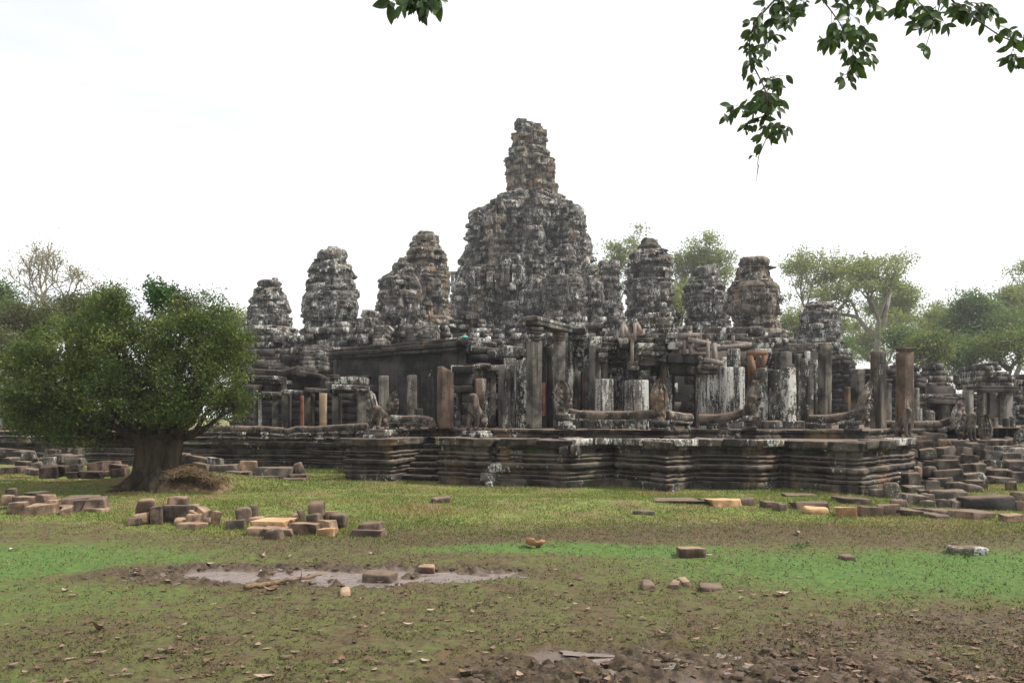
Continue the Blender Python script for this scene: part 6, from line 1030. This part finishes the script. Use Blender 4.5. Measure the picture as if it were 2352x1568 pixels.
n = 75000; y = 10.5 + 8.5 * r.random(n); x = (r.random(n) * 2 - 1) * (.70 * y + 5); gm, se, al, mu, li, we, _ = zones(x, y); k = (r.random(n) < se * .75 + al * .30 * (n2(x, y, 1.6, 34) > .5)) & (mu < .4); C = np.stack([x, y, gz(x, y) + .012 + .03 * r.random(n)], -1)[k]; m = MB(); leaves(m, C, r.uniform(.02, .06, len(C)), .35, -.8, np.clip(.2 + .35 * r.random(len(C)) + .5 * (se[k] > .6) * r.random(len(C)), 0, 1), 5); tag(m.build('marsh_plants', SEDGE), kind='stuff')
LITTER = plain('dead_leaf', (.11, .07, .045), (.30, .215, .155), 1.5, .8, .004); s = NT('dead_leaves'); b = s.attr('blk'); rr = s.n('ValToRGB'); s.L(b, rr.inputs[0]); e = rr.color_ramp.elements; e[0].color = (.045, .028, .02, 1); e[0].position = 0; e[1].color = (.14, .085, .055, 1); e[1].position = .5
for p_, c_ in ((.8, (.25, .175, .125)), (1., (.42, .34, .27))): q = e.new(p_); q.color = c_ + (1,)
DEAD = s.out(rr.outputs[0], .75)
def curl(m, x, y, z, L, a, cu, tone, wd=.5):
    t = np.linspace(0, 1, 5); w = L * wd * np.array([.12, .8, 1, .65, .0]) / 2; c, s_ = math.cos(a), math.sin(a); bend = cu * L * (t - .5) ** 2 * 2; side = abs(cu) * w * .8
    P = np.stack([np.stack([x + c * (t - .5) * L + s_ * w * k, y + s_ * (t - .5) * L - c * w * k, z + bend + side * abs(k)], -1) for k in (-1, 0, 1)], 1); m.grid(P, tone)
n = 180000; y = 6.8 + 11.5 * r.random(n) ** 1.35; x = (r.random(n) * 2 - 1) * (.66 * y + 2.5); gm, se, al, mu, li, we, m2_ = zones(x, y)
k = (r.random(n) < .30 + .5 * n2(x, y, .9, 41) + .25 * li - .35 * al - .35 * mu) & (we < .3) & (n2(x, y, 2.6, 42) > .40); x, y, al, li = x[k], y[k], al[k], li[k]; n = len(x)
DEBR = leafm('plant_debris', [(.03, .022, .012), (.08, .056, .028), (.105, .112, .03), (.18, .135, .07)], .15, .85); m = MB()
leaves(m, np.stack([x, y, gz(x, y) + .004 + .028 * r.random(n) ** 2], -1), r.uniform(.015, .05, n), .4, -.1, np.clip(r.normal(.42, .24, n) + .12 * al - .08 * li, 0, 1), 9); tag(m.build('plant_debris', DEBR), kind='stuff')
m = MB(); N_ = 5200
for i in range(N_):
    yy = 7.0 + 13 * r.random() ** 1.7; xx = r.uniform(-1, 1) * (.66 * yy + 2); _, se, al, mu, li, we, m2_ = [float(q[0]) for q in zones(np.array([xx]), np.array([yy]))]
    if r.random() > .42 + .6 * li - .45 * al - .25 * (yy > 13) - .2 * we: continue
    curl(m, xx, yy, gz1(xx, yy) + .018, r.uniform(.045, .14), r.random() * 6.28, r.uniform(.05, .55), np.clip(r.beta(2, 2.6), 0, 1))
tag(m.build('leaf_litter', DEAD), kind='stuff')
m = MB(); N_ = 0
for i in range(3600):
    yy = 7.2 + 7.5 * r.random(); xx = r.uniform(-1, 1) * (.64 * yy + .4); _, se, al, mu, li, we, m2_ = [float(q[0]) for q in zones(np.array([xx]), np.array([yy]))]
    if r.random() > mu * .55 + .10 + .25 * li - .6 * we - .1 * al - .2 * m2_: continue
    s_ = r.uniform(.012, .06) * (.5 + .5 * mu) * (1.1 if m2_ > .4 else .8); m.rbox((xx, yy, gz1(xx, yy) + s_ * .15), (s_ * 2.2, s_ * 1.4, s_ * .8), rz=r.random() * 6, r=s_ * .3, amp=s_ * .35, cell=s_, fr=14)
tag(m.build('mud_clods', MUD), kind='stuff')
def leaf_thing(label, px, py, L, a, cu, tone, wd=.6):
    g = G(px, py); m = MB(); curl(m, g.x, g.y, g.z + .02, L, a, cu, tone, wd); tag(m.build('fallen_leaf', DEAD, org=(g.x, g.y, g.z)), label, 'leaf', 'single big fallen leaves', 'thing')
for lb, px, py, L, a, cu, tn in (('big curled brown leaf standing up like a tent at lower left', 229, 1452, .19, 1.2, 1.3, .6), ('pale dry leaf flat on the mud right of the puddle stick', 990, 1404, .12, .3, .3, .95), ('pale tan leaf left of centre near the bottom edge', 938, 1438, .13, .2, .5, .9), ('whitish leaf lying on green algae at the left edge', 28, 1264, .16, 2.6, .4, 1.), ('cream coloured leaf on the algae below the square block', 1798, 1366, .2, .1, .35, .95), ('tan leaf just left of the cream coloured one on the algae', 1762, 1369, .14, .1, .3, .5), ('small whitish leaf below the square block in the algae', 1628, 1277, .14, .2, .3, 1.), ('brown leaf curled on the puddle edge below the stick', 622, 1362, .22, .1, .8, .55), ('yellowish leaf at the upper rim of the puddle', 483, 1298, .16, .4, .5, .95), ('pink white leaf in the brown sedge at right', 1832, 1228, .2, 1., .6, 1.), ('twisted white leaf standing in the moss above the puddle', 602, 1285, .2, 1.4, 1., .9), ('large flat leaf near the bottom edge left of centre', 605, 1558, .17, .2, .3, .85)): leaf_thing(lb, px, py, L, a, cu, tn)
m = MB()
for (px, py, k) in ((1838, 1259, 30), (2205, 1280, 20), (1560, 1122, 14), (1660, 1121, 12), (1745, 1117, 10)):
    g = G(px, py); leaves(m, np.array(g) + r.normal(0, .12, (k, 3)) * [1, .6, .3] + [0, 0, .06], .07, .7, 0, None, px)
tag(m.build('weeds', VINE), kind='stuff')
m = MB()
for (px, py, d, k, sg) in ((1150, 565, 95.6, 60, .35), (1272, 560, 95.8, 70, .5), (1272, 590, 95.6, 50, .5), (1365, 575, 100, 40, .5), (1440, 800, 38, 30, .2)): leaves(m, np.array(W(px, py, d)) + r.normal(0, 1, (k, 3)) * [sg * .5, .2, sg], .16, .6, 0, None, px + 3)
tag(m.build('wall_weeds', VINE, org=(Xp(1210, 95), 95, 20)), 'green weeds sprouting from joints high in the central tower', 'weeds', kind='stuff')
# ---------------------------------------------------------------- thin air haze round the whole scene
m = MB(); m.boxes([[0, 110, 29]], [[700, 320, 62]], jit=0); s = NT('haze_air'); v = s.n('VolumePrincipled'); v.inputs['Color'].default_value = (.93, .96, 1, 1); v.inputs['Density'].default_value = .00045; v.inputs['Anisotropy'].default_value = .2
o = s.n('OutputMaterial'); s.L(v.outputs[0], o.inputs['Volume']); hz = m.build('haze', s.m); tag(hz, kind='stuff')
